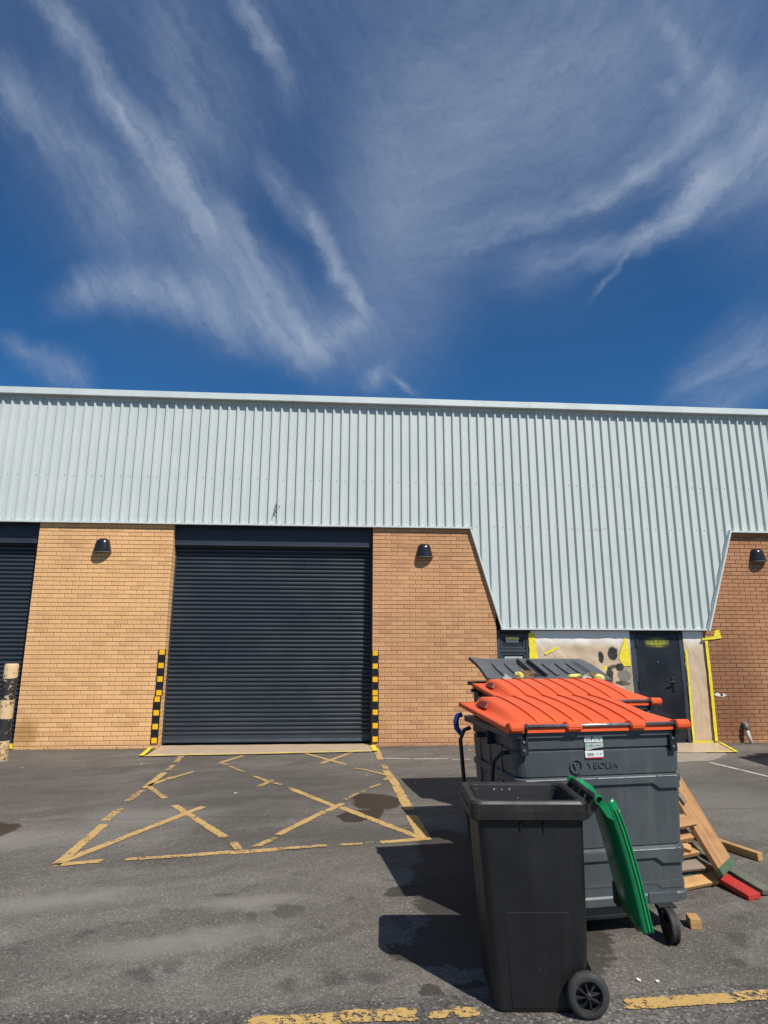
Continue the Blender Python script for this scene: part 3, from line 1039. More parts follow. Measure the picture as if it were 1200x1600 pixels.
# back walls, roof
bm = bmesh.new()
box(bm, -11.6, 15.2, .35, 14, G - .02, 6.05)
upart(mobj('inner_wall', bm, M['void'], unit))
bm = bmesh.new()
prism(bm, [(.02, 6.30), (14.1, 6.75), (14.1, 6.10), (.02, 6.10)], 'x', -11.7, 15.3)
upart(mobj('roof', bm, M['trim'], unit))
bm = bmesh.new()
box(bm, -11.6, 15.2, .05, .34, 3.905, 6.08)
upart(mobj('upper_wall', bm, M['void'], unit))


# ---- roller shutters
def shutter(x0, x1, ztop=3.62, zb=.02, y=.27):
    s = upart(mobj('roller_shutter', B(x0, x1, y + .035, y + .05, zb, ztop), M['void'], unit))
    pit = .0755
    prof = [(0, 0), (-.002, .006), (-.016, .013), (-.021, .024), (-.021, .040), (-.015, .052), (-.002, .058), (.004, .063), (.0, .069), (-.007, .072), (0, .0755)]
    me = None
    n = int((ztop - zb - .10) / pit)
    for i in range(n):
        z = zb + .10 + i * pit
        if me is None:
            vs, fs = [], []
            nx = 12
            for kx in range(nx + 1):
                for (dy, dz) in prof:
                    vs.append((x0 + (x1 - x0) * kx / nx, dy, dz))
            P_ = len(prof)
            for kx in range(nx):
                for j in range(P_ - 1):
                    a = kx * P_ + j
                    fs.append((a, a + P_, a + P_ + 1, a + 1))
            b0 = len(vs)
            me = bpy.data.meshes.new('slat')
            me.from_pydata(vs, [], fs)
            me.materials.append(M['shutter'])
        o = bpy.data.objects.new('slat', me)
        o.location = (0, y + rb.uniform(-.0015, .0015), z)
        link(o, s)
    bm = bmesh.new()
    prism(bm, [(y + .03, zb - .02), (y - .03, zb - .02), (y - .034, zb - .005), (y - .018, zb + .03), (y - .018, zb + .098), (y + .03, zb + .098)], 'x', x0, x1)
    mobj('bottom_rail', bm, M['shutter'], s)
    for a, b_ in ((x0 - .0, x0 + .03), (x1 - .03, x1)):
        bm = bmesh.new()
        prism(bm, [(a, y + .03), (a, y - .035), (b_, y - .035), (b_, y - .023), (a + (b_ - a) * .5, y - .023), (a + (b_ - a) * .5, y + .03)], 'z', zb - .05, ztop)
        mobj('guide_rail', bm, M['lintel'], s)
    # hood box over the opening
    bm = bmesh.new()
    prism(bm, [(y + .06, 3.9), (.125, 3.9), (.12, 3.50), (.105, 3.487), (.105, 3.470), (y + .06, 3.470)], 'x', x0 + .01, x1 - .01)
    mobj('hood_panel', bm, M['lintel'], s)
    return s


shutter(-3.07 + .002, .59 - .002)
shutter(-9.24 + .002, -5.44 - .002)
shutter(9.202, 12.978)

# ---- cladding
LOWC = [(-30, 3.845), (2.43, 3.845), (2.975, 1.975), (6.90, 1.975), (7.53, 3.845), (40, 3.845)]


def zlow(x):
    for (a, za), (b_, zb) in zip(LOWC, LOWC[1:]):
        if a <= x <= b_:
            return za + (zb - za) * (x - a) / (b_ - a)


PIT = 1 / 6
PROF = [(0, 0), (.098, 0), (.116, -.042), (.142, -.042), (PIT - .002, 0)]
ZC = 6.215
for sh in range(27):
    xs0 = -11.65 + sh * 1.0
    pts = []
    for k in range(6):
        for dx, dy in PROF:
            pts.append((xs0 + k * PIT + dx, dy))
    pts.append((xs0 + 1.0 + .018, 0))
    for bx in (2.43, 2.975, 6.90, 7.53):
        for i in range(len(pts) - 1):
            if pts[i][0] < bx - .001 and pts[i + 1][0] > bx + .001:
                t = (bx - pts[i][0]) / (pts[i + 1][0] - pts[i][0])
                pts.insert(i + 1, (bx, pts[i][1] + t * (pts[i + 1][1] - pts[i][1])))
                break
    vs, fs = [], []
    yb = -.022 - (sh % 2) * .0015
    nz = 5
    for x, dy in pts:
        zb = zlow(x)
        for j in range(nz + 1):
            wob = .0022 * math.sin(x * 3.1 + j * 1.7) * (0 if j in (0, nz) else 1)
            vs.append((x, yb + dy + wob, zb + (ZC - zb) * j / nz))
    for i in range(len(pts) - 1):
        for j in range(nz):
            a = i * (nz + 1) + j
            fs.append((a, a + nz + 1, a + nz + 2, a + 1))
    upart(raw('cladding_sheet', vs, fs, M['cladding'], unit))


def trimseg(name, p, q, w, y0, y1, m=M['trim'], side=1, lip=.012):
    """flashing along p->q (x, z) in the facade, w wide to one side, from y0 (front) back to y1"""
    d = Vector((q[0] - p[0], q[1] - p[1])).normalized()
    n = Vector((-d.y, d.x)) * side
    P0_, P1_ = Vector(p), Vector(q)
    bm = bmesh.new()
    poly = [P0_, P1_, P1_ + n * w, P0_ + n * w]
    prism(bm, [(v.x, v.y) for v in poly], 'y', y0, y1)
    return upart(mobj(name, bm, m, unit))


for a, b_ in ((-11.65, -7.0), (-6.997, -3.6), (-3.597, -.4), (-.397, 2.40)):
    trimseg('drip_trim', (a, 3.828), (b_, 3.828), .026, -.076, .0)
trimseg('drip_trim', (2.400, 3.828), (2.448, 3.828), .026, -.077, .0)
trimseg('drip_trim', (2.412, 3.85), (2.958, 1.962), .026, -.074, -.0, side=1)
trimseg('drip_trim', (2.948, 1.955), (4.9, 1.955), .026, -.076, .03)
trimseg('drip_trim', (4.903, 1.955), (6.89, 1.955), .026, -.076, .03)
trimseg('corner_flashing', (6.895, 1.945), (7.548, 3.86), .028, -.125, .0, side=1)
trimseg('corner_flashing', (7.515, 3.826), (10.5, 3.826), .03, -.11, .0)
trimseg('drip_trim', (10.503, 3.828), (15.3, 3.828), .026, -.076, .0)
# roof cap flashing in lengths, with lap joints
for a, b_ in ((-11.7, -8.4), (-8.4, -5.1), (-5.1, -1.9), (-1.9, 2.55), (2.55, 3.65), (3.65, 6.9), (6.9, 10.2), (10.2, 15.3)):
    bm = bmesh.new()
    k = .002 if a in (-8.4, -1.9, 3.65, 10.2) else 0
    prism(bm, [(.5, 6.43), (-.150 - k, 6.375 + k), (-.152 - k, 6.255), (-.135, 6.243), (-.13, 6.262), (-.045, 6.262), (-.045, 6.20), (.5, 6.20)], 'x', a + .0015, b_ - .0015)
    upart(mobj('roof_cap', bm, M['trim'], unit))
# profile fillers under the cap stay dark
bm = bmesh.new()
box(bm, -11.65, 15.3, -.02, .02, 6.13, 6.262)
upart(mobj('eaves_filler', bm, M['void'], unit))
# fixing screws: too small to tell apart, joined
bm = bmesh.new()
rs = random.Random(5)
for zrow in (4.72, 3.875, 2.01, 5.9):
    if zrow == 5.9:
        continue
    k = 0
    x = -11.65 + .047
    while x < 15:
        if zlow(x) + .02 < zrow and (k % 3) != 2 and (zrow != 3.875 or zlow(x) < 3.88) and (zrow != 2.01 or 3 < x < 6.85):
            z = zrow + rs.uniform(-.006, .006)
            bmesh.ops.create_cone(bm, cap_ends=True, segments=6, radius1=.008, radius2=.006, depth=.006,
                                  matrix=at(x + rs.uniform(-.01, .01), -.027, z) @ Matrix.Rotation(R(90), 4, 'X'))
        k += 1
        x += PIT
o = upart(mobj('fixing_screws', bm, M['frame'], unit))
o['kind'] = 'stuff'
# scratched graffiti squiggle on the cladding above the shutter
bm = bmesh.new()
for pts in ([(-1.20, 4.36), (-1.17, 4.31), (-1.21, 4.26), (-1.24, 4.20), (-1.22, 4.14), (-1.17, 4.15), (-1.16, 4.20), (-1.20, 4.22), (-1.22, 4.14), (-1.26, 4.06), (-1.28, 3.99)],
            [(-1.26, 4.12), (-1.21, 4.06), (-1.18, 4.10)]):
    tube(bm, [(x, -.0595 if (int((x + 30) / .02) % 2) else -.059, z) for x, z in pts], .0065, 5)
upart(mobj('scratched_scribble', bm, M['frame'], unit))

# ---- entrance: frames, side light, window, door
fr = upart(mobj('entrance_frame', B(2.872, 2.945, .045, .11, G, 1.95), M['frame'], unit))
bm = bmesh.new()
box(bm, 2.945, 6.835, .05, .11, 1.885, 1.95)
mobj('head_rail', bm, M['void'], fr)  # frame header, coloured near black as the shadow gap under the cladding
for x0, x1, z0, z1 in ((3.43, 3.50, G, 1.885), (2.945, 3.43, 1.545, 1.60), (5.40, 5.52, G, 1.884), (6.36, 6.44, G, 1.884)):
    mobj('frame_post', B(x0, x1, .052, .11, z0, z1, bev=.006), M['frame'], fr)
# rail top step


def glazed(x0, x1, z0, z1):
    w = bmesh.new()
    t = .035
    for a in ((x0, x1, .066, .10, z1 - t, z1), (x0, x1, .066, .10, z0, z0 + t), (x0, x0 + t, .066, .10, z0 + t, z1 - t), (x1 - t, x1, .066, .10, z0 + t, z1 - t)):
        box(w, *a, bev=.004)
    o = mobj('window_casement', w, M['frame'], unit)
    upart(o)
    mobj('pane', B(x0 + t, x1 - t, .085, .095, z0 + t, z1 - t), M['door'], o)
    return o


wc1 = glazed(2.957, 3.42, 1.612, 1.875)
wc2 = glazed(2.957, 3.42, .9, 1.535)
bm = bmesh.new(); box(bm, 2.945, 3.43, .07, .10, G, .89, bev=.004)
upart(mobj('lower_panel', bm, M['frame'], unit))
glz = glazed(3.505, 5.395, .75, 1.88)
bm = bmesh.new(); box(bm, 3.505, 5.395, .06, .10, G, .745, bev=.004)
upart(mobj('lower_panel', bm, M['frame'], unit))
# stickers on the left panes
mobj('yellow_notice', B(3.06, 3.31, .081, .084, 1.775, 1.825), M['paper_yellow'], wc1)
mobj('grey_notice', B(3.065, 3.30, .081, .084, 1.735, 1.772), M['sticker_grey'], wc1)
mobj('grey_notice', B(3.03, 3.36, .081, .084, 1.40, 1.475), M['sticker_grey'], wc2)
scribble(3.07, 3.32, 1.435, .028, .0805, M['frame'], wc2, 3)

# door
bm = bmesh.new()
box(bm, 5.525, 6.355, .06, .10, -.03, 1.88, bev=.004)
door = upart(mobj('door', bm, M['door'], unit))
st = mobj('oversprayed_notice', B(5.70, 6.17, .056, .0598, 1.64, 1.83), M['over_sticker'], door)
text_mesh('notice_print', 'FIRE EXIT', .105, M['door'], st, at(5.935, .0555, 1.765) @ FRONT, .0005)
scribble(5.74, 6.13, 1.675, .05, .0553, M['door'], st, 4)
for z in (1.72, .97):
    bm = bmesh.new()
    box(bm, 5.505, 5.56, .035, .052, z - .07, z + .07, bev=.003)
    tube(bm, [(5.53, .035, z - .075), (5.53, .035, z + .075)], .010, 8)
    mobj('hinge', bm, M['black_metal'], door)
hd = mobj('handle', B(6.15, 6.215, .038, .062, .86, 1.10, bev=.006), M['black_metal'], door)
bm = bmesh.new()
tube(bm, [(6.18, .04, 1.03), (6.18, -.01, 1.03), (6.16, -.025, 1.03), (6.08, -.028, 1.02)], .012, 8)
mobj('lever', bm, M['black_metal'], hd)
bm = bmesh.new()
lathe(bm, [(0, .0), (.022, .0), (.022, .012), (0, .014)], 14, at(6.18, .04, .93) @ Matrix.Rotation(R(90), 4, 'X'))
mobj('lock_cylinder', bm, M['black_metal'], hd)
bm = bmesh.new()
lathe(bm, [(0, 0), (.014, 0), (.012, .008), (0, .009)], 12, at(5.92, .06, 1.38) @ Matrix.Rotation(R(90), 4, 'X'))
mobj('door_viewer', bm, M['steel'], door)
mobj('door_sill', B(5.5, 6.4, .02, .12, G, -.032), M['frame'], fr)
mobj('rubber_door_stop', B(6.33, 6.40, .0, .05, G, .02, bev=.01), M['rubber'], fr)


# ------------------------------------------------------------------ masking paper and tape
def sheet(name, x0, x1, z0, z1, y, m, label, nx=34, nz=26, amp=.010, seed=1, cat='masking paper', group=None, curl=None):
    rn = random.Random(seed)
    ph = [rn.uniform(0, 6.28) for _ in range(8)]
    vs, fs = [], []
    for i in range(nx + 1):
        for j in range(nz + 1):
            u, v = i / nx, j / nz
            x = x0 + (x1 - x0) * u; z = z0 + (z1 - z0) * v
            edge = min(1, 6 * min(u, 1 - u, v, 1 - v))
            w = (math.sin(9 * u + 5 * v + ph[0]) + .7 * math.sin(17 * u - 9 * v + ph[1]) + .6 * math.sin(30 * u + 14 * v + ph[2]) + .5 * math.sin(6 * u - 26 * v + ph[3])) * amp * edge
            if i in (0, nx):
                x += rn.uniform(-.006, .006)
            vs.append((x, y - abs(w) * .8 - .002, z))
    for i in range(nx):
        for j in range(nz):
            a = i * (nz + 1) + j
            fs.append((a, a + nz + 1, a + nz + 2, a + 1))
    o = raw(name, vs, fs, m, None, True)
    tag(o, label, cat, group)
    return o


sheet('masking_paper', 3.52, 5.405, .72, 1.938, .044, M['mask_window'], 'creased brown masking paper over the window, dabbed with black spray blots', amp=.012, seed=2)
sheet('masking_paper', 6.44, 6.86, G + .02, 1.938, .042, M['mask_side'], 'tall narrow brown masking paper between the black door and red brick pier', nx=14, nz=40, amp=.009, seed=5)


def tape_run(pts, w, y, label=None, parent=None, seed=0, taper=None):
    rn = random.Random(seed)
    bm = bmesh.new()
    P_ = [Vector((x, z)) for x, z in pts]
    dense = []
    for a, b_ in zip(P_, P_[1:]):
        n = max(1, int((b_ - a).length / .07))
        for i in range(n):
            dense.append(a.lerp(b_, i / n))
    dense.append(P_[-1])
    Ls, Rs = [], []
    for i, p in enumerate(dense):
        d = (dense[min(i + 1, len(dense) - 1)] - dense[max(i - 1, 0)]).normalized()
        n = Vector((-d.y, d.x))
        ww = w * (1 + rn.uniform(-.12, .12))
        if taper:
            ww *= taper(i / (len(dense) - 1))
        yy = y + rn.uniform(-.003, .001)
        Ls.append(bm.verts.new((p.x + n.x * ww / 2, yy, p.y + n.y * ww / 2)))
        Rs.append(bm.verts.new((p.x - n.x * ww / 2, yy, p.y - n.y * ww / 2)))
    for i in range(len(dense) - 1):
        bm.faces.new((Ls[i], Ls[i + 1], Rs[i + 1], Rs[i]))
    o = mobj('masking_tape', bm, M['tape'])
    tag(o, label, 'masking tape')
    return o


tape_run([(3.535, 1.90), (3.55, 1.6), (3.57, 1.2), (3.56, .8)], .155, .030, 'wide vertical yellow tape down the left edge of the papered window', seed=1, taper=lambda t: .75 + .5 * t)
tape_run([(3.77, 1.52), (4.02, 1.64)], .045, .024, 'short slanting strip of yellow tape on the brown window paper', seed=2)
bm = bmesh.new()
prism(bm, [(5.30, 1.82), (5.345, 1.80), (5.385, 1.31), (5.25, 1.30), (5.16, 1.44)], 'y', .024, .026)
tag(mobj('masking_tape', bm, M['tape']), 'broad triangular patch of yellow tape beside the door frame', 'masking tape')
tape_run([(4.89, 1.31), (4.885, 1.10), (4.89, .85)], .06, .028, 'short vertical yellow tape between black blots low on the window paper', seed=4, taper=lambda t: 1.0)
tape_run([(6.475, 1.60), (6.47, 1.0), (6.455, .5), (6.45, -.02)], .035, .030, 'thin yellow tape along the door side of the narrow paper', seed=5)
tape_run([(6.862, 1.80), (6.868, 1.2), (6.865, .6), (6.855, -.02)], .055, -.006, 'long vertical yellow tape along the red brick pier edge', seed=6)
tape_run([(6.42, -.03), (6.88, -.03)], .04, .022, 'yellow tape along the foot of the narrow masking paper', seed=7)
tape_run([(6.78, 1.795), (7.00, 1.82), (7.16, 1.84)], .05, -.02, 'crooked yellow tape under the cladding corner on the brick', seed=8)
tape_run([(7.06, 1.84), (7.10, 1.90), (7.08, 1.96)], .12, -.012, 'crumpled lump of yellow tape at the cladding corner', seed=9)
tape_run([(-5.47, .05), (-5.455, -.03)], .05, -.012, 'scrap of yellow tape at the foot of the buff pier by the bollard', seed=12)


def gsheet(name, poly, m, label, z, seed, cat='masking paper', n=26):
    """slightly rumpled sheet on the ground: poly = 4 corners"""
    rn = random.Random(seed)
    vs, fs = [], []
    a, b_, c, d = [Vector(p) for p in poly]
    ny = 7
    for i in range(n + 1):
        for j in range(ny + 1):
            u, v = i / n, j / ny
            p = a.lerp(b_, u).lerp(d.lerp(c, u), v)
            h = abs(math.sin(u * 23 + v * 4 + seed) * math.sin(u * 7 - v * 9)) * .012 + rn.uniform(0, .003)
            if i in (0, n) or j in (0, ny):
                h *= .25
            vs.append((p.x, p.y, z + h))
    for i in range(n):
        for j in range(ny):
            q = i * (ny + 1) + j
            fs.append((q, q + ny + 1, q + ny + 2, q + 1))
    o = raw(name, vs, fs, m, None, True)
    tag(o, label, cat)
    return o


gsheet('ground_paper', [(-3.02, -.80), (.60, -.60), (.585, .22), (-3.06, .22)], M['mask_ground'], 'beige masking paper on the ground before the middle shutter', G + .010, 3, n=50)
gsheet('ground_paper', [(5.35, -.95), (6.55, -1.02), (6.86, -.03), (5.40, -.02)], M['mask_ground'], 'beige masking paper on the ground before the black door', G + .010, 6)


def gtape(pts, w, label, z, seed):
    rn = random.Random(seed)
    bm = bmesh.new()
    P_ = [Vector(p) for p in pts]
    dense = []
    for a, b_ in zip(P_, P_[1:]):
        n = max(1, int((b_ - a).length / .12))
        for i in range(n):
            dense.append(a.lerp(b_, i / n))
    dense.append(P_[-1])
    Ls, Rs = [], []
    for i, p in enumerate(dense):
        d = (dense[min(i + 1, len(dense) - 1)] - dense[max(i - 1, 0)]).normalized()
        n = Vector((-d.y, d.x)); ww = w * rn.uniform(.8, 1.2)
        Ls.append(bm.verts.new((p.x + n.x * ww / 2, p.y + n.y * ww / 2, z + rn.uniform(0, .006))))
        Rs.append(bm.verts.new((p.x - n.x * ww / 2, p.y - n.y * ww / 2, z + rn.uniform(0, .006))))
    for i in range(len(dense) - 1):
        bm.faces.new((Ls[i], Ls[i + 1], Rs[i + 1], Rs[i]))
    o = mobj('masking_tape', bm, M['tape'])
    tag(o, label, 'masking tape')


gtape([(-3.10, -.82), (-2.0, -.77), (-.6, -.69), (.60, -.60)], .034, 'long yellow tape along the front of the ground paper at the shutter', G + .024, 1)
gtape([(-3.16, -.05), (-3.12, -.4), (-3.08, -.82)], .07, 'short yellow tape at the left end of the shutter ground paper', G + .024, 2)
gtape([(.60, -.05), (.62, -.60)], .09, 'bright yellow tape at the right end of the shutter ground paper', G + .024, 3)
gtape([(6.88, -.05), (6.56, -1.02)], .05, 'slanting yellow tape at the end of the door ground paper', G + .024, 4)
gtape([(6.56, -1.02), (6.05, -1.0)], .04, 'yellow tape along the front of the door ground paper', G + .024, 5)
# low concrete apron before the door
o = raw('concrete_apron', [(5.0, -1.75, G + .004), (5.75, -1.65, G + .004), (6.3, -1.15, G + .004), (6.9, -.02, G + .004), (2.9, -.02, G + .004), (2.9, -1.1, G + .004)], [(0, 1, 2, 3, 4, 5)], M['concrete'])
o['kind'] = 'structure'


# ------------------------------------------------------------------ wall lamps
def wall_lamp(x, z, label):
    t = thing('wall_lamp', label, 'wall lamp', (x, 0, z), 0, 'dark wall lamps on the brick piers')
    rings = []
    n = 14
    for k in range(9):
        v = k / 8
        zz = -.125 + .25 * v
        sw = .160 - .055 * v
        sd = .135 - .035 * v
        if v > .72:
            q = (v - .72) / .28
            f = math.sqrt(max(0, 1 - q * q * .92))
            sw *= f * .35 + .65 if q < .99 else .55
            sd *= f
        rg = []
        for i in range(n + 1):
            a = math.pi * i / n
            rg.append((-sw * math.cos(a) * (1), -.004 - sd * math.sin(a) ** .85, zz))
        rings.append(rg)
    bm = bmesh.new()
    rv = [[bm.verts.new(p) for p in rg] for rg in rings]
    for A, Bq in zip(rv, rv[1:]):
        for i in range(n):
            bm.faces.new((A[i], A[i + 1], Bq[i + 1], Bq[i]))
    bm.faces.new(rv[-1]); bm.faces.new(rv[0][::-1])
    for A, Bq in zip(rv, rv[1:]):
        bm.faces.new((A[0], Bq[0], Bq[-1], A[-1]))
    mobj('housing', bm, M['lamp'], t, True)
    bm = bmesh.new()
    rg = [(-.165 * math.cos(math.pi * i / n), -.003 - .142 * math.sin(math.pi * i / n) ** .85) for i in range(n + 1)]
    prism(bm, rg, 'z', -.140, -.122)
    mobj('lens_rim', bm, M['lamp_rim'], t)
    bm = bmesh.new()
    lathe(bm, [(0, 0), (.010, 0), (.008, .006), (0, .007)], 10, at(.0, -.134, -.03) @ Matrix.Rotation(R(90), 4, 'X'))
    mobj('screw', bm, M['black_metal'], t)


M['lamp'] = simple('bronze_black_lamp', (.014, .014, .016), .22, var=.2, nscale=12, spec=.6, rvar=.05)
M['lamp_rim'] = simple('lamp_rim_grey', (.10, .095, .09), .5)
wall_lamp(-4.30, 3.43, 'dark half-dome wall lamp on the buff left pier')
wall_lamp(1.55, 3.41, 'dark half-dome wall lamp on the pinkish middle pier')
wall_lamp(8.07, 3.40, 'dark half-dome wall lamp on the red-brown right pier')


# ------------------------------------------------------------------ corner guards
def guard(x, z0, h, label):
    t = thing('corner_guard', label, 'corner guard', (x, 0, z0), 0, 'yellow and black corner guards at the shutter')
    mobj('backing', B(-.062, .062, -.022, -.003, 0, h, bev=.004), M['guard_black'], t)
    n = 4
    yh = .088
    gap = (h - .012 - n * yh) / (n - 1)
    for i in range(n):
        z = .006 + i * (yh + gap)
        mobj('reflective_block', B(-.044, .046, -.030, -.0215, z, z + yh, bev=.003), M['guard_yellow'], t)


guard(-3.125, .03, .775, 'lower yellow and black guard on the buff pier beside the shutter')
guard(-3.105, .812, .785, 'upper yellow and black guard on the buff pier beside the shutter')
guard(.645, .02, .775, 'lower yellow and black guard on the pinkish pier beside the shutter')
guard(.640, .800, .785, 'upper yellow and black guard on the pinkish pier beside the shutter')

# ------------------------------------------------------------------ bollard, pipe, small wall things
t = thing('bollard', 'chipped black and cream banded steel bollard before the left shutter', 'bollard', (-5.13, -.98, G))
bm = bmesh.new()
lathe(bm, [(.101, 0), (.101, .3), (.100, .9), (.100, 1.40), (.094, 1.425), (.080, 1.432), (.075, 1.425), (0, 1.425)], 28)
mobj('post', bm, M['bollard'], t, True)
bm = bmesh.new()
lathe(bm, [(.115, 0), (.112, .012), (.101, .014)], 24)
mobj('foot_collar', bm, M['concrete'], t)

t = thing('drain_pipe', 'short white drain pipe with grey elbow at the red brick pier foot', 'drain pipe', (7.40, 0, G))
bm = bmesh.new()
tube(bm, [(0, -.085, .245), (.012, -.11, .12), (.025, -.14, .0)], .034, 14)
mobj('pipe', bm, M['pipe_white'], t, True)
bm = bmesh.new()
tube(bm, [(0, .03, .33), (0, -.03, .335), (0, -.065, .32), (0, -.08, .29), (0, -.087, .235)], [.040, .040, .043, .043, .043], 14)
mobj('elbow', bm, M['pipe_grey'], t, True)

# torn wall patch with a hole, pale replaced bricks
bm = bmesh.new()
prism(bm, [(6.90, .80), (6.98, .83), (7.03, .80), (7.10, .815), (7.15, .78), (7.08, .755), (7.02, .76), (6.95, .77)], 'y', -.004, .004)
o = mobj('torn_patch', bm, M['paper_white'], None)
tag(o, 'small torn white scrap stuck to the red brick beside the tape', 'scrap')
bm = bmesh.new()
lathe(bm, [(0, 0), (.025, 0), (.02, .008), (0, .008)], 10, at(7.05, -.003, .79) @ Matrix.Rotation(R(90), 4, 'X'))
o2 = mobj('hole', bm, M['void'], o)



# ------------------------------------------------------------------ big wheeled bins
def bin_body(parent, Wd, Dp, zr, m, name='body'):
    """body hanging under the rim, ground at local z=0, hinge side y=0"""
    IN = .035
    FY = .030
    offs = [(0, .035), (-.012, .035), (-.013, .045), (-.100, .050), (-.106, .062), (-.114, .062), (-.120, .052), (-.258, .058), (-.265, .068), (-.276, .050), (-.286, .048),
            (-.314, .050), (-.318, .059), (-.668, .074), (-.676, .083), (-.690, .064), (-.702, .062), (-.740, .064), (-.744, .073), (-.878, .080), (-.884, .073), (-.934, .075), (-.944, .066),
            (-.985, .068), (-.993, .085), (-.998, .14)]
    prof = [(zr + a * 1.04, b_, b_) for a, b_ in offs]
    bm = bmesh.new()
    rings = [[(x, y, z) for x, y in rrect(ix, Wd - ix + IN, iy - FY, Dp - iy, .075)] for z, ix, iy in prof]
    loft(bm, rings, cap0=False, cap1=True)
    # inner walls and floor
    rin = [[(x, y, z) for x, y in rrect(i, Wd - i, i, Dp - i, .06)] for z, i in ((zr, .035), (zr, .055), (zr - .5, .09), (zr - .95, .13))]
    loft(bm, rin, cap0=False, cap1=True)
    return mobj(name, bm, m, parent)


def notch_band(x0, x1, zt, th, thr, y, d=.008):
    """raised band below a ledge, deeper towards each end"""
    poly = [(x0, zt), (x0, zt - thr), (x0 + .13, zt - thr), (x0 + .17, zt - th), (x1 - .19, zt - th), (x1 - .14, zt - thr), (x1, zt - thr), (x1, zt)]
    bm = bmesh.new()
    prism(bm, poly, 'y', y - d, y + .03)
    return bm


def caster(parent, x, y, zt, rot, r=.090):
    c = bpy.data.objects.new('caster', None)
    c.location = (x, y, 0)
    c.rotation_euler = (0, 0, rot)
    link(c, parent)
    bm = bmesh.new()
    box(bm, -.055, .055, -.055, .055, zt - .012, zt, bev=.003)
    lathe(bm, [(0, zt - .012), (.045, zt - .012), (.05, zt - .03), (.035, zt - .045), (0, zt - .045)], 18)
    # fork cheeks
    for s in (-1, 1):
        prism(bm, [(-.045, zt - .03), (.045, zt - .03), (.03 + .045, r + .02), (.065, r - .02), (.03, r - .02), (-.02, r + .05)], 'x', s * .034 - .003, s * .034 + .003)
    prism(bm, [(-.05, zt - .025), (.055, zt - .025), (.06, zt - .04), (-.055, zt - .04)], 'x', -.037, .037)
    mobj('fork', bm, M['black_metal'], c)
    bm = bmesh.new()
    mt = at(0, .065, r) @ Matrix.Rotation(R(90), 4, 'Y')
    lathe(bm, [(.070, -.024), (.085, -.026), (.096, -.020), (r, -.008), (r, .008), (.096, .020), (.085, .026), (.070, .024)], 32, mt)
    mobj('tyre', bm, M['rubber'], c, True)
    bm = bmesh.new()
    lathe(bm, [(0, -.03), (.018, -.03), (.02, -.016), (.07, -.018), (.071, .018), (.02, .016), (.018, .03), (0, .03)], 24, mt)
    mobj('hub', bm, M['black_plastic'], c)
    return c


def dome_h(x, y, Wd, Dp, H=.062):
    """height of the lid dome over its flange"""
    inx = .115
    u = min(x, Wd - x)
    if u < inx - .055:
        fx = 0
    elif u < inx:
        fx = ((u - inx + .055) / .055)
        fx = fx * fx * (3 - 2 * fx)
    else:
        fx = 1
    v = (y - .055) / (Dp - .055 - .07)
    if v <= 0 or v >= 1.0:
        return 0
    if v < .80:
        q = v / .80
        fy = (1 - (1 - q) ** 2.1)
    else:
        q = (v - .80) / .2
        fy = 1 - q * q * q * .25 - (0 if q < .75 else (q - .75) / .25 * .6)
    return H * fx * max(0, fy)


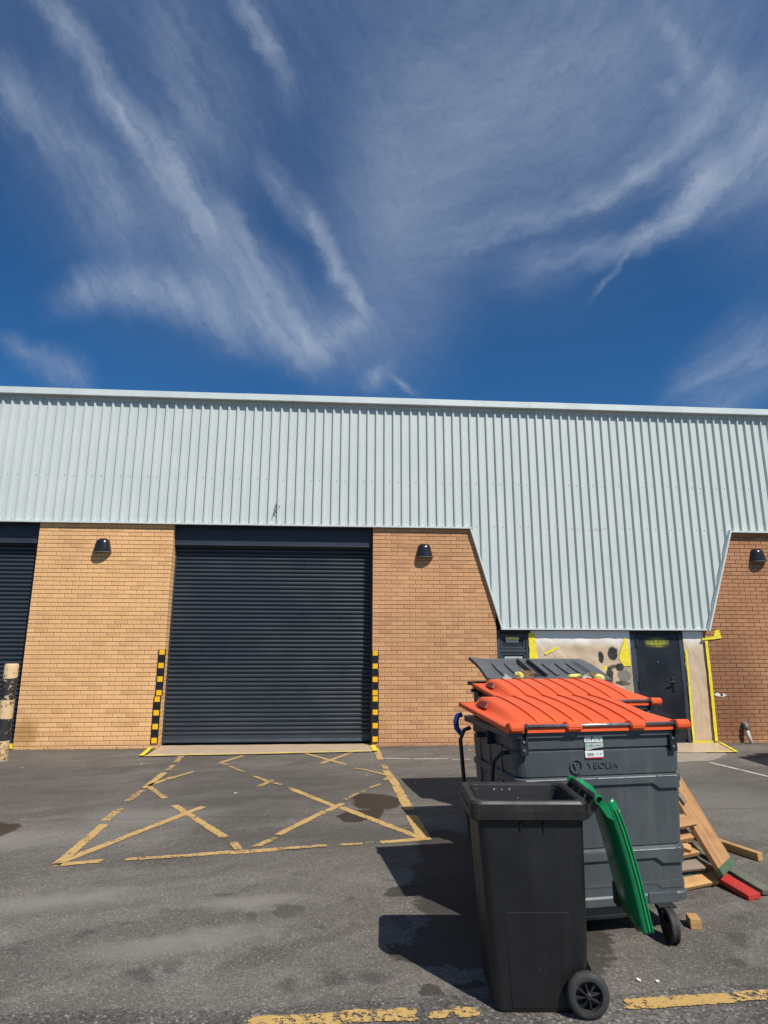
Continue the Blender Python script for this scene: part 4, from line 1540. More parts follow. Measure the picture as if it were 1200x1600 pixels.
def domed_lid(parent, Wd, Dp, z0, rise, mt, mside):
    """orange lid: flange with skirt, domed top, ribs, hinge clips"""
    e = .02
    x0, x1 = -e, Wd + e
    nx, ny = 56, 26

    def base(y):
        return z0 + rise * (y / Dp)
    bm = bmesh.new()
    grid = []
    xs = sorted(set([x0, x0 + .012] + [x0 + .012 + (x1 - x0 - .024) * i / nx for i in range(nx + 1)] + [x1]))
    ys = [-e + (Dp + 2 * e) * j / ny for j in range(ny + 1)]
    for x in xs:
        grid.append([bm.verts.new((x, y, base(y) + dome_h(x, y, Wd, Dp) - (.006 if x in (x0, x1) or j in (0, ny) else 0))) for j, y in enumerate(ys)])
    for i in range(len(xs) - 1):
        for j in range(ny):
            f = bm.faces.new((grid[i][j], grid[i + 1][j], grid[i + 1][j + 1], grid[i][j + 1]))
            f.smooth = True
    # skirt
    loop = [grid[i][0] for i in range(len(xs))] + [grid[-1][j] for j in range(1, ny + 1)] + [grid[i][ny] for i in range(len(xs) - 2, -1, -1)] + [grid[0][j] for j in range(ny - 1, 0, -1)]
    low = [bm.verts.new((v.co.x, v.co.y, base(v.co.y) - .032)) for v in loop]
    cx, cy = Wd / 2, Dp / 2
    low2 = [bm.verts.new((v.co.x + (.012 if v.co.x < cx else -.012), v.co.y + (.012 if v.co.y < cy else -.012), v.co.z)) for v in low]
    n = len(loop)
    for i in range(n):
        k = (i + 1) % n
        bm.faces.new((loop[i], loop[k], low[k], low[i]))
        bm.faces.new((low[i], low[k], low2[k], low2[i]))
    lid = mobj('lid', bm, mt, parent)
    # raised ribs across the dome
    for i in range(7):
        xr = .235 + i * (Wd - .40) / 6.4
        bm = bmesh.new()
        prev = None
        for k in range(23):
            y = .06 + (Dp - .14) * k / 22
            x = xr
            zz = base(y) + dome_h(x, y, Wd, Dp)
            hh = .009 * min(1, k / 2, (22 - k) / 2) + .0005
            cur = [bm.verts.new((x - .007, y, zz - .002)), bm.verts.new((x - .006, y, zz + hh)), bm.verts.new((x + .002, y, zz + hh)), bm.verts.new((x + .034, y, zz - .002))]
            if prev:
                for a in range(3):
                    bm.faces.new((prev[a], prev[a + 1], cur[a + 1], cur[a]))
            prev = cur
        mobj('lid_rib', bm, mt, lid)
    # hole's shade painted as a dark patch on the end wall, left and right
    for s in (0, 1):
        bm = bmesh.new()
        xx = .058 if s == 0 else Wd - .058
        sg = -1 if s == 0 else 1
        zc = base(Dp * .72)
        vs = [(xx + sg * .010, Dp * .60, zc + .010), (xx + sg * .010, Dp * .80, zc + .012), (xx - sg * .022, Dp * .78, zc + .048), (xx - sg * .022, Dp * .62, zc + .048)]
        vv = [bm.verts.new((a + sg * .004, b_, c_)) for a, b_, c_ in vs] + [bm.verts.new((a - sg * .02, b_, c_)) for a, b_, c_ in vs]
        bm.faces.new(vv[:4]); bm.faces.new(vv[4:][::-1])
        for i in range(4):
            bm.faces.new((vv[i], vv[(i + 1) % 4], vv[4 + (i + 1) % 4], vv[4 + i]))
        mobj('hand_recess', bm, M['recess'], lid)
    # hinge clips gripping the bar
    for xc, wc in ((.035, .09), (.42, .10), (.86, .10), (Wd - .03, .10)):
        bm = bmesh.new()
        poly = []
        for k in range(9):
            a = R(-60 + 30 * k)
            poly.append((-.024 + .030 * math.cos(a + math.pi / 2), z0 + .006 + .030 * math.sin(a + math.pi / 2)))
        poly = [(.030, z0 - .028), (.050, z0 + .012), (.010, z0 + .026), (-.026, z0 + .028), (-.043, z0 + .016), (-.046, z0 - .008), (-.034, z0 - .028)]
        prism(bm, poly, 'x', xc - wc / 2, xc + wc / 2)
        bmesh.ops.bevel(bm, geom=list(bm.edges), offset=.006, segments=2, affect='EDGES')
        mobj('hinge_clip', bm, mt, lid)
    return lid


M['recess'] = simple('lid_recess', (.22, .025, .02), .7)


def big_bin(label, x, y, th, Wd, Dp, zn, zf, body_m, detail=True, lid=True, group=None, first=False):
    t = thing('wheeled_bin', label, 'bin', (x, y, G), R(th), group)
    zr = zn - G - .032
    b_ = bin_body(t, Wd, Dp, zr, body_m)
    # bands, hinge side and left side
    if detail:
        mobj('moulded_band', notch_band(.085, Wd - .065, zr - .294, .034, .066, .021), body_m, b_)
        mobj('moulded_band', notch_band(.10, Wd - .075, zr - .726, .042, .076, .035), body_m, b_)
        mobj('moulded_band', notch_band(.12, Wd - .09, zr - .907, .012, .040, .046, .006), body_m, b_)
        # broken pale lines along the ledges
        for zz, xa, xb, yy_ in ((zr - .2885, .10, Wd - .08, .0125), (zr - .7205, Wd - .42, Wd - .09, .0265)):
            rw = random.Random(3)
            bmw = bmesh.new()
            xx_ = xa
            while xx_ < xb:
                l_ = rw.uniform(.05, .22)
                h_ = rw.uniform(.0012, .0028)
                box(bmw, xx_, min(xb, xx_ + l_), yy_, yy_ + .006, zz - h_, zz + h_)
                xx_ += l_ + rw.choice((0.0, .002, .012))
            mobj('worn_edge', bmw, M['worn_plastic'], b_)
        # upright stiffeners on the left end
        for yy in (.30, .52, .72):
            bm = bmesh.new()
            prism(bm, [(yy - .012, .14), (yy + .012, .14), (yy + .012, zr - .06), (yy - .012, zr - .06)], 'x', .05, .09)
            mobj('stiffener', bm, body_m, b_)
        for yy in (.36, .60):
            for k in range(5):
                bm = bmesh.new()
                prism(bm, [(yy - .08, zr - .30 - k * .15), (yy + .08, zr - .36 - k * .15), (yy + .08, zr - .366 - k * .15), (yy - .08, zr - .306 - k * .15)], 'x', .052 + k * .006, .09)
                mobj('side_rib', bm, body_m, b_)
    # sump
    bm = bmesh.new()
    z0 = zr - 1.03
    loft(bm, [[(xx, yy, z) for xx, yy in rrect(a0, a1, d0, d1, .05)] for z, a0, a1, d0, d1 in
              ((z0 + .03, .22, .86, .08, Dp - .11), (z0 - .06, .24, .84, .09, Dp - .12), (z0 - .095, .27, .81, .115, Dp - .15), (z0 - .108, .32, .76, .16, Dp - .20))])
    mobj('sump', bm, body_m, b_, True)
    # caster pads and casters
    for i, (cx, cy, rot) in enumerate(((.19, .12, 2.0), (Wd - .235, .035, 2.95), (.19, Dp - .14, 2.8), (Wd - .22, Dp - .14, 2.6))):
        mobj('caster_pad', B(cx - .10, cx + .10, max(cy - .07, .03), cy + .09, .188, .25, bev=.006), body_m, t)
        if i == 1:
            caster(t, cx, cy, .190, rot)
        else:
            caster(t, cx, cy, .190, rot)
    # rim flange
    bm = bmesh.new()
    oo = rrect(.0, Wd, .0, Dp, .06); ii = rrect(.045, Wd - .045, .045, Dp - .045, .05)
    rz = [(oo, zr - .035), (oo, zr + .0), (ii, zr + .002), (ii, zr - .035)]
    rings = [[(a, c, z) for a, c in pl] for pl, z in rz]
    rings.append(rings[0])
    rv = [[bm.verts.new(p) for p in rg] for rg in rings[:-1]]
    rv.append(rv[0])
    n = len(oo)
    for A, C in zip(rv, rv[1:]):
        for k in range(n):
            bm.faces.new((A[k], A[(k + 1) % n], C[(k + 1) % n], C[k]))
    mobj('rim', bm, body_m, t)
    # trunnions on the ends
    for s in (0, 1):
        bm = bmesh.new()
        xs_ = -.0 if s == 0 else Wd
        sg = -1 if s == 0 else 1
        tube(bm, [(xs_ - sg * .03, Dp / 2, zr - .075), (xs_ + sg * .055, Dp / 2, zr - .075)], .020, 14)
        box(bm, min(xs_, xs_ - sg * .05), max(xs_, xs_ - sg * .05) + .001, Dp / 2 - .07, Dp / 2 + .07, zr - .13, zr - .036, bev=.006)
        mobj('trunnion', bm, M['black_plastic'], t)
    if lid:
        domed_lid(t, Wd, Dp, zn - G, zf - zn, M['bin_orange'], M['bin_orange_dark'])
        z0 = zn - G + .006
        bm = bmesh.new()
        tube(bm, [(.04, -.024, z0), (Wd - .05, -.024, z0)], .011, 12)
        mobj('hinge_bar', bm, M['steel'], t, True)
        for xx in (.10, Wd - .085):
            bm = bmesh.new()
            prism(bm, [(.036, z0 - .055), (-.030, z0 - .045), (-.042, z0 - .01), (-.035, z0 + .018), (-.015, z0 + .014), (-.004, z0 - .03), (-.012, z0 - .10), (.006, z0 - .16)], 'x', xx - .004, xx + .004)
            box(bm, xx - .030, xx + .018, -.006, .012, z0 - .175, z0 - .065, bev=.004)
            br = mobj('hinge_bracket', bm, M['black_metal'], t)
            for zz in (z0 - .095, z0 - .145):
                bm = bmesh.new()
                lathe(bm, [(0, 0), (.010, 0), (.010, .006), (0, .008)], 6, at(xx - .012, -.006, zz) @ Matrix.Rotation(R(90), 4, 'X'))
                mobj('bolt', bm, M['steel'], br)
    return t, zr


b1, zr1 = big_bin('front grey wheeled bin with orange lid, white stickers and one castor in view', 1.065, -7.29, 6.4, 1.215, .97, 1.198, 1.262, M['bin_grey'])
b2, zr2 = big_bin('middle grey wheeled bin with orange lid, just behind the front orange-lidded bin', 1.42, -6.0, 5, 1.35, .95, 1.225, 1.325, M['bin_grey'])
b3, zr3 = big_bin('rearmost dirty dark wheeled bin whose dark grey lid lies propped open on rubbish', 1.56, -4.62, 3, 1.34, .84, 1.30, 1.30, M['bin_brown'], detail=False, lid=False)

# embossed name, roundel and stickers on the front bin (local to b1)
fz = zr1 - .212


M['emboss'] = binmat('grey_bin_emboss', (.072, .085, .090), .38, (.13, .14, .14), .35, .3)
text_mesh('embossed_name', 'VEOLIA', .052, M['emboss'], b1, at(.628, .0225, fz) @ FRONT, .004, squash=1.2)
bm = bmesh.new()
for r0, r1 in ((.036, .043),):
    n = 28
    A = [bm.verts.new((.462 + r1 * math.cos(6.2832 * k / n), .0150, fz + r1 * math.sin(6.2832 * k / n))) for k in range(n)]
    C = [bm.verts.new((.462 + r0 * math.cos(6.2832 * k / n), .0150, fz + r0 * math.sin(6.2832 * k / n))) for k in range(n)]
    D = [bm.verts.new((v.co.x, .032, v.co.z)) for v in A]
    E2 = [bm.verts.new((v.co.x, .032, v.co.z)) for v in C]
    for k in range(n):
        q = (k + 1) % n
        bm.faces.new((A[k], A[q], C[q], C[k])); bm.faces.new((A[q], A[k], D[k], D[q])); bm.faces.new((C[k], C[q], E2[q], E2[k]))
prism(bm, [(.442, fz + .018), (.450, fz + .018), (.462, fz - .004), (.474, fz + .018), (.482, fz + .018), (.465, fz - .018), (.459, fz - .018)], 'y', .0150, .032)
mobj('embossed_roundel', bm, M['emboss'], b1).location.x = -.020

# three stickers, one above another
def sticker(x0, x1, z0, z1, m, y, tilt=0):
    bm = bmesh.new()
    prism(bm, [(x0, z0), (x1, z0 + tilt), (x1 + .002, z1 + tilt), (x0 - .001, z1)], 'y', y, y + .0015)
    o = mobj('sticker', bm, m, b1)
    o.location.x -= .085
    o.location.z -= .012
    o.location.y -= .030
    return o


zs = zr1
s1 = sticker(.590, .715, zs - .058, zs - .012, M['sticker_white'], .0425)
scribble(.598, .630, zs - .046, .014, .0424, M['ink'], s1, 5)
scribble(.656, .706, zs - .042, .020, .0424, M['ink_green'], s1, 6)
bm = bmesh.new(); prism(bm, [(.634, zs - .050), (.640, zs - .050), (.646, zs - .036), (.652, zs - .034), (.648, zs - .022), (.640, zs - .024), (.636, zs - .039)], 'y', .0420, .0424)
mobj('sticker_print', bm, M['ink'], s1)
bm = bmesh.new()
prism(bm, [(.595, zs - .108), (.618, zs - .106), (.650, zs - .097), (.690, zs - .092), (.718, zs - .090), (.718, zs - .062), (.595, zs - .064)], 'y', .0435, .045)
s2 = mobj('sticker', bm, M['sticker_grey'], b1)
s2.location = s1.location
scribble(.604, .650, zs - .082, .020, .0434, M['ink_green'], s2, 7)
scribble(.660, .708, zs - .080, .007, .0434, M['ink'], s2, 8)
s3 = sticker(.592, .716, zs - .156, zs - .110, M['sticker_white'], .0455)
bm = bmesh.new()
xb = .605
rk = random.Random(4)
while xb < .652:
    w = rk.choice((.0012, .002, .003))
    prism(bm, [(xb, zs - .142), (xb + w, zs - .142), (xb + w, zs - .124), (xb, zs - .124)], 'y', .0452, .0456)
    xb += w + rk.choice((.0012, .002))
mobj('barcode', bm, M['ink'], s3)
scribble(.668, .706, zs - .130, .016, .0454, M['ink_teal'], s3, 9)
bm = bmesh.new(); prism(bm, [(.592, zs - .156), (.716, zs - .156), (.716, zs - .149), (.592, zs - .149)], 'y', .0450, .0456)
mobj('red_stripe', bm, M['ink_red'], s3)

# black U handle and lifting bar with a blue grip on the left end of the front bin
bm = bmesh.new()
tube(bm, [(.055, .16, zr1 - .14), (.00, .17, zr1 - .15), (-.030, .22, zr1 - .20), (-.032, .25, zr1 - .30), (-.025, .26, zr1 - .60), (-.015, .27, zr1 - .95), (.06, .27, zr1 - .98)], .013, 10)
mobj('side_bar', bm, M['black_metal'], b1, True)
bm = bmesh.new()
tube(bm, [(.01, .80, zr1 - .07), (-.035, .82, zr1 - .09), (-.055, .85, zr1 - .16), (-.035, .85, zr1 - .45), (.0, .83, zr1 - .85), (.05, .80, zr1 - .92)], .015, 10)
lb = mobj('lifting_bar', bm, M['black_metal'], b1, True)
bm = bmesh.new()
tube(bm, [(-.01, .93, zr1 + .01), (-.045, .94, zr1 - .0), (-.060, .94, zr1 - .04), (-.055, .94, zr1 - .09), (-.030, .93, zr1 - .125), (.0, .92, zr1 - .12)], [.018, .02, .022, .022, .02, .015], 10)
mobj('blue_grip', bm, M['blue_plastic'], b1, True)


# ------------------------------------------------------------------ propped lid of the rear bin
def tilted_lid():
    Wd, Dp = 1.40, .84
    bm = bmesh.new()
    nx, ny = 40, 12

    def surf(x, y):
        """local height; recessed panel, slight droop at the left end"""
        u = min(x, Wd - x); v = min(y, Dp - y)
        h = 0
        rec = min(max((u - .14) / .04, 0), 1) * min(max((v - .12) / .04, 0), 1)
        h -= .035 * rec
        h += .025 * (max(0, .25 - x) / .25) ** 2
        h += .025 * math.sin(math.pi * y / Dp)
        return h
    xs = [Wd * i / nx for i in range(nx + 1)]
    ys = [Dp * j / ny for j in range(ny + 1)]
    g = [[bm.verts.new((x, y, surf(x, y))) for y in ys] for x in xs]
    g2 = [[bm.verts.new((x, y, surf(x, y) - .008)) for y in ys] for x in xs]
    for i in range(nx):
        for j in range(ny):
            bm.faces.new((g[i][j], g[i + 1][j], g[i + 1][j + 1], g[i][j + 1]))
            bm.faces.new((g2[i][j], g2[i][j + 1], g2[i + 1][j + 1], g2[i + 1][j]))
    # turned-down edge
    loop = [(i, 0) for i in range(nx + 1)] + [(nx, j) for j in range(1, ny + 1)] + [(i, ny) for i in range(nx - 1, -1, -1)] + [(0, j) for j in range(ny - 1, 0, -1)]
    lo = [bm.verts.new(g[i][j].co + Vector((0, 0, -.040))) for i, j in loop]
    for k in range(len(loop)):
        a, b_ = loop[k], loop[(k + 1) % len(loop)]
        bm.faces.new((g[a[0]][a[1]], g[b_[0]][b_[1]], lo[(k + 1) % len(lo)], lo[k]))
    lid = mobj('propped_lid', bm, M['bin_dark'], b3, False)
    lid.location = (.03, .06, 1.375)
    lid.rotation_euler = (R(14), 0, R(-1))
    for i, xr in enumerate((.25, .40, .86, 1.02, 1.16)):
        bm = bmesh.new()
        prev = None
        for k in range(9):
            y = .17 + .50 * k / 8
            x = xr - .02 * math.sin(k / 8 * 3.14)
            z = surf(x, y)
            cur = [bm.verts.new((x - .014, y, z - .002)), bm.verts.new((x - .010, y, z + .018)), bm.verts.new((x + .006, y, z + .018)), bm.verts.new((x + .016, y, z - .002))]
            if prev:
                for a in range(3):
                    bm.faces.new((prev[a], prev[a + 1], cur[a + 1], cur[a]))
            prev = cur
        mobj('lid_rib', bm, M['bin_dark'], lid)
    for xr in (.575, .70):
        mobj('centre_rib', B(xr - .012, xr + .012, .10, .74, -.02, .040, bev=.004), M['bin_dark'], lid)
    mobj('centre_slot', B(.587, .688, .13, .71, -.012, -.0035 + .0), M['recess_dark'], lid)  # dark plate painting the shade of a deep slot
    return lid


M['recess_dark'] = simple('dark_slot', (.012, .012, .014), .8)
tilted_lid()


def crumple(name, label, cat, loc, size, m, seed, rot=0):
    rn = random.Random(seed)
    bm = bmesh.new()
    bmesh.ops.create_icosphere(bm, subdivisions=2, radius=1)
    for v in bm.verts:
        f = 1 + rn.uniform(-.28, .22)
        v.co = Vector((v.co.x * size[0] * f, v.co.y * size[1] * f, v.co.z * size[2] * f))
    o = mobj(name, bm, m)
    o.location = loc
    o.rotation_euler = (rn.uniform(-.3, .3), rn.uniform(-.3, .3), rot)
    tag(o, label, cat)
    return o


def flap(name, label, cat, loc, w, h, rot, m, seed):
    rn = random.Random(seed)
    bm = bmesh.new()
    n = 5
    g = [[bm.verts.new((w * (i / n - .5), .012 * math.sin(i * 1.3 + j) + rn.uniform(-.006, .006), h * j / n + rn.uniform(-.006, .006))) for j in range(n + 1)] for i in range(n + 1)]
    for i in range(n):
        for j in range(n):
            bm.faces.new((g[i][j], g[i + 1][j], g[i + 1][j + 1], g[i][j + 1]))
    ex = bmesh.ops.solidify(bm, geom=list(bm.faces), thickness=.005)
    o = mobj(name, bm, m)
    o.location = loc
    o.rotation_euler = rot
    tag(o, label, cat)
    return o


RZ = 1.315
flap('cardboard_flap', 'brown cardboard flap poking out under the left of the propped lid', 'cardboard', (2.03, -4.56, RZ - .02), .16, .14, (-.35, .1, .1), M['card'], 1)
crumple('crumpled_packaging', 'pale yellow crumpled packaging under the propped lid beside the cardboard flap', 'rubbish', (1.93, -4.57, RZ + .055), (.055, .04, .04), M['paper_yellow'], 2)
flap('torn_paper', 'torn white paper poking out under the left of the propped lid', 'paper', (1.80, -4.57, RZ), .10, .07, (-.5, .5, .2), M['paper_white'], 3)
crumple('crumpled_packaging', 'yellow crumpled packaging under the right half of the propped lid', 'rubbish', (2.55, -4.55, RZ + .045), (.085, .04, .03), M['paper_yellow'], 4)
flap('torn_paper', 'torn white paper strip under the right half of the propped lid', 'paper', (2.70, -4.54, RZ), .12, .07, (-.4, -.5, .2), M['paper_white'], 5)
crumple('crumpled_packaging', 'pale yellow packaging at the right end under the propped lid', 'rubbish', (2.82, -4.55, RZ + .035), (.06, .04, .035), M['paper_yellow'], 6)
flap('cardboard_flap', 'dark brown cardboard scrap at the right end under the propped lid', 'cardboard', (2.77, -4.52, RZ), .12, .09, (-.3, .3, -.1), M['card'], 7)


# ------------------------------------------------------------------ black wheelie bin with green lid
t = thing('wheelie_bin', 'open black two-wheeled bin with its green lid hanging down, nearest the camera', 'bin', (.690, -7.885, G), R(-4))
WB = t
Lx, Dy = .603, .47         # rim length and width
zt = .965                 # rim height above the ground


def wring(z, ex0, ex1, ey, r=.05):
    return [(x, y, z) for x, y in rrect(ex0, Lx - ex1, ey, Dy - ey, r, 6)]


bm = bmesh.new()
R_ = [wring(.0, .105, .115, .040, .035), wring(.015, .095, .105, .032, .04)]
for z in (.10, .20, .30, .45, .60, .72, .80):
    f = z / .86
    R_.append(wring(z, .095 - .062 * f, .040 - .022 * f if z > .28 else (.040 if z > .18 else .085), .032 - .006 * f, .045))
R_ += [wring(.865, .032, .018, .026, .045), wring(zt - .02, .032, .018, .026)]
loft(bm, R_, cap0=True, cap1=False)
body = mobj('body', bm, M['bin_black'], t)
mdf = body.modifiers.new('soft', 'BEVEL'); mdf.width = .002; mdf.segments = 1
bm = bmesh.new()
loft(bm, [wring(zt - .010, .048, .048, .048, .05), wring(zt - .08, .055, .055, .055, .05), wring(.45, .085, .10, .06, .05), wring(.04, .13, .17, .07, .04)], cap0=False, cap1=True)
mobj('inner_liner', bm, M['bin_black_in'], t, True)
# rim: rolled lip with deep skirt
bm = bmesh.new()
prof = [(.030, zt - .100), (.006, zt - .095), (-.006, zt - .085), (-.010, zt - .045), (-.004, zt - .045), (-.004, zt - .012), (.004, zt), (.030, zt + .002), (.042, zt - .006), (.050, zt - .03)]
rv = [[bm.verts.new(p) for p in wring(z, e, e, e, .055)] for e, z in prof]
for A, C in zip(rv, rv[1:]):
    n = len(A)
    for k in range(n):
        bm.faces.new((A[k], A[(k + 1) % n], C[(k + 1) % n], C[k]))
rim = mobj('rim', bm, M['bin_rim'], t, False)
# gussets below the rim, raised lower panel, seam
for xx in (.25, .37):
    bm = bmesh.new()
    prism(bm, [(.034, zt - .10), (.010, zt - .105), (.030, zt - .175), (.038, zt - .175)], 'x', xx - .003, xx + .003)
    mobj('gusset', bm, M['bin_black'], body)
bm = bmesh.new()
prism(bm, [(.175, .02), (.150, .42), (.160, .45), (.475, .45), (.485, .42), (.470, .02)], 'y', .0278, .06)
lp = mobj('raised_panel', bm, M['bin_black'], body)
mdf = lp.modifiers.new('soft', 'BEVEL'); mdf.width = .008; mdf.segments = 3
# wheels
for yy, in ((-.012,), (.48,)):
    s = -1 if yy < .2 else 1
    wh = bpy.data.objects.new('wheel', None)
    wh.location = (.535, yy, .104)
    link(wh, t)
    rot = Matrix.Rotation(R(90 if s < 0 else -90), 4, 'X')
    bm = bmesh.new()
    lathe(bm, [(.066, -.022), (.078, -.025), (.092, -.022), (.101, -.012), (.104, 0), (.101, .012), (.092, .022), (.078, .025), (.066, .022)], 40, rot)
    mobj('tyre', bm, M['rubber'], wh, True)
    bm = bmesh.new()
    lathe(bm, [(.060, .004), (.066, .021), (.069, .022), (.069, -.02), (.060, -.02)], 36, rot)
    lathe(bm, [(0, .026), (.010, .026), (.016, .018), (.018, -.01), (0, -.01)], 20, rot)
    lathe(bm, [(.062, -.012), (0, -.012)], 30, rot)
    mobj('rim', bm, M['black_plastic'], wh, False)
    for k in range(8):
        bm = bmesh.new()
        a = k * math.pi / 4 + .2
        mt = rot @ Matrix.Rotation(a, 4, 'Z')
        b0 = [( .012, -.003, -.006), (.063, -.007, -.004), (.063, .007, -.004), (.012, .003, -.006), (.012, -.002, .019), (.063, -.003, .010), (.063, .003, .010), (.012, .002, .019)]
        vv = [bm.verts.new(mt @ Vector(p)) for p in b0]
        for f in ((0, 1, 2, 3), (4, 7, 6, 5), (0, 4, 5, 1), (1, 5, 6, 2), (2, 6, 7, 3), (3, 7, 4, 0)):
            bm.faces.new([vv[i] for i in f])
        mobj('spoke', bm, M['black_plastic'], wh)
bm = bmesh.new()
tube(bm, [(.535, .0, .104), (.535, .46, .104)], .010, 10)
mobj('axle', bm, M['steel'], t)
# handle tube with brackets
bm = bmesh.new()
tube(bm, [(.655, .01, zt + .010), (.655, .46, zt + .010)], .017, 14)
hb = mobj('handle', bm, M['black_plastic'], t, True)
for yy in (.02, .13, .24, .35, .45):
    bm = bmesh.new()
    prism(bm, [(.600, zt - .085), (.600, zt - .015), (.615, zt - .02), (.642, zt + .014), (.660, zt + .022), (.668, zt + .0), (.645, zt - .04)], 'y', yy - .006, yy + .006)
    mobj('handle_bracket', bm, M['black_plastic'], hb)

# green lid hanging open behind the handle
lidp = [(.698, .952), (.706, .944), (.714, .925), (.726, .89), (.748, .82), (.776, .71), (.800, .60), (.822, .48), (.840, .375), (.844, .362)]


def lid_shell():
    bm = bmesh.new()
    n = len(lidp)
    ywid = [-.012, -.010, .0, .02, .06, .14, .22, .30, .38, .43, .45, .460, .462]
    rows = []
    for i, (x, z) in enumerate(lidp):
        a, b_ = lidp[max(0, i - 1)], lidp[min(n - 1, i + 1)]
        d = Vector((b_[0] - a[0], 0, b_[1] - a[1])).normalized()
        nout = Vector((-d.z, 0, d.x))        # to the right, away from the bin
        if nout.x < 0:
            nout = -nout
        s = i / (n - 1)
        bul = .016 * math.sin(math.pi * min(1, max(0, (s - .1) / .85))) ** .6 if s > .1 else 0
        row = []
        for k, yy in enumerate(ywid):
            q = min(k, len(ywid) - 1 - k)
            off = {0: .050, 1: .002, 2: -.002, 3: -.010 * min(1, bul * 60)}.get(q, -.012 - bul * (.55 if q == 4 else 1))
            narrow = 0
            p = Vector((x - .012 + .10 * max(0, yy) * min(1, s * 2.5) - (.02 if s < .2 and yy > .3 else 0), yy, z)) + nout * off
            row.append(bm.verts.new(p))
        rows.append(row)
    for A, C in zip(rows, rows[1:]):
        for k in range(len(ywid) - 1):
            bm.faces.new((A[k], A[k + 1], C[k + 1], C[k]))
    # bottom skirt
    mid = rows[-1][1:-1]
    low = [bm.verts.new(v.co + Vector((.042, 0, .012))) for v in mid]
    for k in range(len(low) - 1):
        bm.faces.new((mid[k], mid[k + 1], low[k + 1], low[k]))
    for f in bm.faces:
        f.smooth = True
    return bm


lid = mobj('lid', lid_shell(), M['bin_green'], t)
md = lid.modifiers.new('thick', 'SOLIDIFY'); md.thickness = .004; md.offset = 0
# groove strip and outer bead along the near edge
bm = bmesh.new()
pts = [(x + .032, -.014, z + .01) for x, z in lidp[2:]]
tube(bm, pts, .005, 8)
mobj('edge_bead', bm, M['bin_green'], lid, True)
bm = bmesh.new()
tube(bm, [(x + .014, -.0165, z + .006) for x, z in lidp[2:]], .0022, 6)
mobj('edge_groove', bm, M['green_dark'], lid, True) if 'green_dark' in M else mobj('edge_groove', bm, M['green_paint'], lid, True)
for yy in (.0, .46):
    bm = bmesh.new()
    mt = at(.655, yy, zt + .010) @ Matrix.Rotation(R(90), 4, 'X')
    lathe(bm, [(.017, -.012), (.023, -.012), (.025, 0), (.023, .012), (.017, .012)], 20, mt)
    prism(bm, [(.672, zt + .014), (.650, zt - .010), (.690, zt - .07), (.722, zt - .085), (.702, zt - .02)], 'y', yy - .012, yy + .012)
    mobj('hinge_lug', bm, M['bin_green'], lid)
# dark moulded hand grip at the foot of the lid
mobj('hand_grip', B(.820, .845, .30, .38, .36, .47, bev=.01), M['bin_black'], lid)
mobj('hand_grip', B(.818, .836, .03, .11, .37, .44, bev=.006), M['green_paint'], lid)


# ------------------------------------------------------------------ timber beside the bins
def plank(name, label, p0, p1, w, th, up, m, cat='plank', endm=None, end_len=0, group='broken timber beside the bins', chip=0):
    p0, p1 = Vector(p0), Vector(p1)
    X = (p1 - p0).normalized()
    Z = (Vector(up) - X * X.dot(Vector(up))).normalized()
    Y = Z.cross(X)
    L = (p1 - p0).length
    mt = Matrix((X, Y, Z)).transposed().to_4x4()
    mt.translation = p0
    bm = bmesh.new()
    box(bm, 0, L, -w / 2, w / 2, -th / 2, th / 2, bev=.003)
    rn = random.Random(len(label))
    for v in bm.verts:
        if v.co.x > L * .5 and chip:
            v.co.x += rn.uniform(-chip, chip)
            v.co.z += rn.uniform(-.003, .003)
    o = mobj(name, bm, m)
    o.matrix_world = mt
    tag(o, label, cat)
    if endm:
        bm = bmesh.new()
        box(bm, -.004, end_len, -w / 2 - .003, w / 2 + .003, -th / 2 - .003, th / 2 + .003, bev=.003)
        mobj('painted_end', bm, endm, o)
    return o


plank('broad_plank', 'broad pale plank leaning on the bins with a dark green painted end', (2.930, -6.38, .05), (2.625, -6.08, .80), .31, .035, (.55, -.62, .55), M['wood'], endm=M['green_paint'], end_len=.05, chip=.05)
plank('leaning_plank', 'second pale plank leaning behind the broad one', (3.00, -6.20, .0), (2.76, -6.02, .52), .14, .025, (.75, -.3, .5), M['wood'], chip=.03)
plank('olive_plank', 'flat olive painted plank on the tarmac under the broad plank', (3.09, -6.60, G + .022), (2.95, -5.85, G + .11), .11, .03, (.1, .05, 1), M['olive_paint'])
plank('red_plank', 'plank with a bright red face on the tarmac in front of the olive one', (2.94, -6.66, G + .022), (2.80, -5.9, G + .09), .10, .03, (-.1, .1, 1), M['wood'], endm=M['red_paint'], end_len=.32)
plank('timber_stick', 'short square pine timber lying to the right of the plank heap', (3.51, -5.92, G + .035), (3.30, -5.30, G + .035), .06, .06, (0, 0, 1), M['wood_yellow'], cat='timber')
plank('short_board', 'lowest short pale board sticking out beside the front bin', (2.885, -6.36, .0), (2.35, -6.50, -.02), .085, .03, (-.1, -.6, 1), M['wood_yellow'])
plank('short_board', 'green stained short board just above the lowest one', (2.78, -6.30, .075), (2.3, -6.42, .04), .14, .03, (-.1, -.7, .8), M['green_paint'])
plank('short_board', 'third short board up in the heap beside the front bin', (2.73, -6.34, .19), (2.3, -6.40, .15), .10, .03, (-.1, -.5, 1), M['wood'])
plank('short_board', 'fourth short board up in the heap, jutting out less than those below', (2.69, -6.34, .29), (2.3, -6.40, .25), .09, .03, (-.1, -.5, 1), M['wood'])
plank('short_board', 'topmost short board of the heap, above the others', (2.71, -6.36, .40), (2.3, -6.40, .35), .10, .022, (-.15, -.6, .8), M['wood'])
plank('upright_board', 'thin upright board behind the short boards of the heap', (2.72, -6.20, .0), (2.55, -6.12, .66), .16, .02, (.3, -.9, .2), M['wood'])
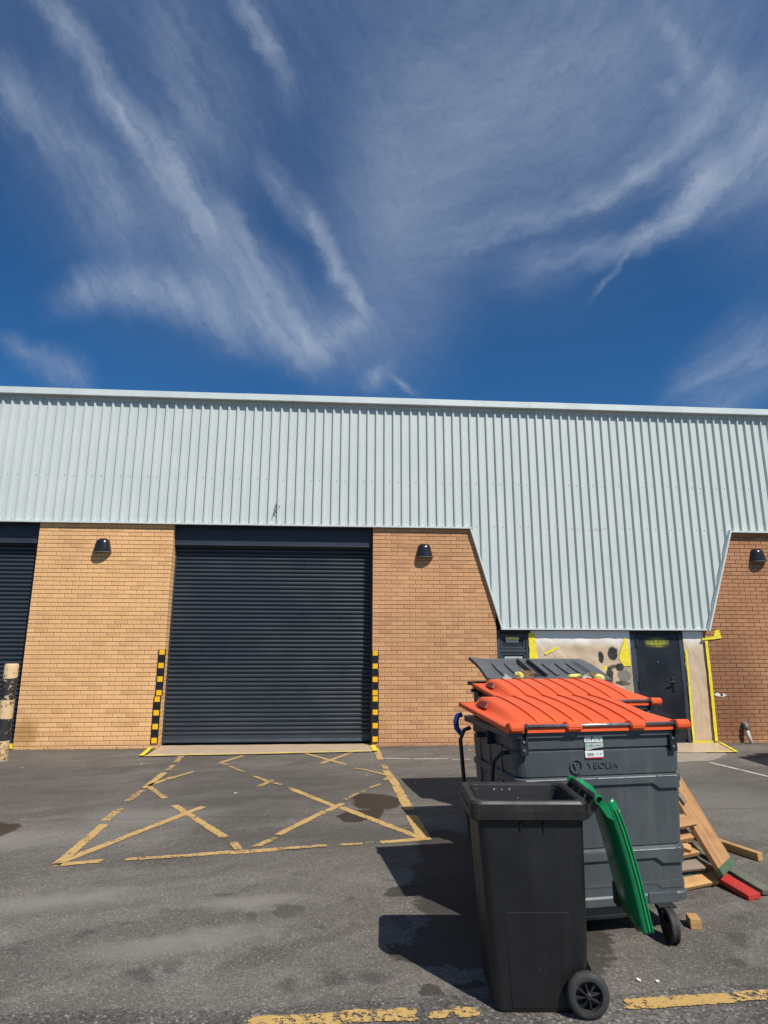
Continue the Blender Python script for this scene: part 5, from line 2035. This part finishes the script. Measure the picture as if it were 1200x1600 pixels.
plank('splintered_lath', 'thin splintered lath sticking up from the top of the heap', (2.70, -6.30, .50), (2.50, -6.14, .86), .05, .018, (.5, -.7, .4), M['wood_grey'], chip=.06)
plank('dark_board', 'dark weathered board half hidden under the short boards', (2.74, -6.36, .105), (2.3, -6.44, .10), .12, .022, (-.1, -.6, .8), M['wood_grey'])
plank('timber_scrap', 'small slanting timber scrap between the third and fourth short boards', (2.66, -6.38, .20), (2.40, -6.36, .30), .05, .035, (-.2, -.6, .8), M['wood_yellow'])
bm = bmesh.new()
box(bm, -.033, .033, -.05, .05, 0, .058, bev=.003)
o = mobj('wood_offcut', bm, M['wood_yellow'])
o.location = (2.285, -7.02, G)
o.rotation_euler = (0, 0, R(-14))
tag(o, 'small pine offcut alone on the tarmac near the castor', 'wood block')

# white scraps on the tarmac
rn = random.Random(9)
bm = bmesh.new()
for (x, y) in ((1.62, -7.62), (1.72, -7.64), (3.75, -3.9), (3.6, -4.6), (3.7, -4.65), (3.65, -4.7), (4.2, -5.2), (-1.2, -3.3), (-2.9, -1.4), (-4.5, -1.6), (.4, -2.4), (1.0, -2.9), (-.1, -1.9), (2.6, -.35), (2.2, -.5)):
    s = rn.uniform(.012, .028)
    b0 = [bm.verts.new((x + s * rn.uniform(.4, 1.3) * math.cos(a), y + s * rn.uniform(.4, 1.3) * math.sin(a), G + .006 + rn.uniform(0, .004))) for a in (0, 1.3, 2.6, 3.9, 5.2)]
    bm.faces.new(b0)
o = mobj('litter_scraps', bm, M['paper_white'])
tag(o, 'tiny pale scraps of litter scattered over the tarmac', 'litter', kind='stuff')
# grit and leaf crumbs along the wall foot
bm = bmesh.new()
for i in range(520):
    seg = rn.choice(((-5.4, -3.1), (.7, 2.9), (.7, 2.9), (6.95, 9.0)))
    x = rn.uniform(*seg); y = -abs(rn.gauss(0, .07)) - .006
    s = rn.uniform(.006, .02)
    z = G + rn.uniform(.001, .006)
    ps = [bm.verts.new((x + rn.uniform(-s, s), y + rn.uniform(-s, s), z)) for _ in range(3)] + [bm.verts.new((x, y, z + s * .9))]
    for f in ((0, 1, 3), (1, 2, 3), (2, 0, 3), (0, 2, 1)):
        bm.faces.new([ps[k] for k in f])
o = mobj('wall_foot_grit', bm, M['grit'] if 'grit' in M else M['wood_grey'])
tag(o, 'brown grit and leaf crumbs along the foot of the brick piers', 'grit', kind='stuff')


# ------------------------------------------------------------------ a car parked beyond the right edge (its shadow falls by the red pier)
def car():
    t = thing('parked_car', 'grey hatchback parked just past the right edge, only its shadow showing', 'car', (8.72, -2.85, G))
    body = simple('grey_car_paint', (.16, .17, .18), .3, metal=.4, var=.05)
    glass = simple('dark_car_glass', (.02, .022, .024), .08, var=.05)
    side = [(-2.02, .30), (-2.05, .62), (-1.98, .92), (-1.70, 1.02), (-1.55, 1.40), (-1.10, 1.47), (.15, 1.45), (.62, 1.22), (.98, .98), (1.72, .86), (2.02, .70), (2.05, .34), (1.9, .24), (-1.9, .22)]
    bm = bmesh.new()
    secs = []
    for y, f in ((-.86, 0), (-.80, .6), (-.5, 1), (.5, 1), (.80, .6), (.86, 0)):
        sec = []
        for x, z in side:
            zz = z
            if z > 1.0:
                zz = z - (1 - f) * .10
            xx = x * (1 - .03 * (1 - f))
            yy = y
            if z > 1.1:
                yy = y * .80
            sec.append(bm.verts.new((xx, yy, zz)))
        secs.append(sec)
    n = len(side)
    for A, C in zip(secs, secs[1:]):
        for k in range(n):
            bm.faces.new((A[k], A[(k + 1) % n], C[(k + 1) % n], C[k]))
    bm.faces.new(secs[0]); bm.faces.new(secs[-1][::-1])
    mobj('body', bm, body, t)
    for s in (-1, 1):
        bm = bmesh.new()
        prism(bm, [(-1.45, 1.04), (-1.32, 1.34), (.10, 1.34), (.62, 1.04)], 'y', s * .80 - .02, s * .80 + .02)
        mobj('side_window', bm, glass, t)
        for x in (-1.25, 1.3):
            bm = bmesh.new()
            lathe(bm, [(0, .09), (.19, .09), (.21, .10), (.29, .10), (.31, .07), (.31, -.08), (0, -.08)], 28, at(x, s * .80, .31) @ Matrix.Rotation(R(-90 * s), 4, 'X'))
            mobj('wheel', bm, M['rubber'], t)
        bm = bmesh.new()
        box(bm, 1.86, 2.03, s * .62 - .13, s * .62 + .13, .62, .72, bev=.02)
        mobj('headlight', bm, M['sticker_white'], t)


car()

print('objects', len(bpy.data.objects))
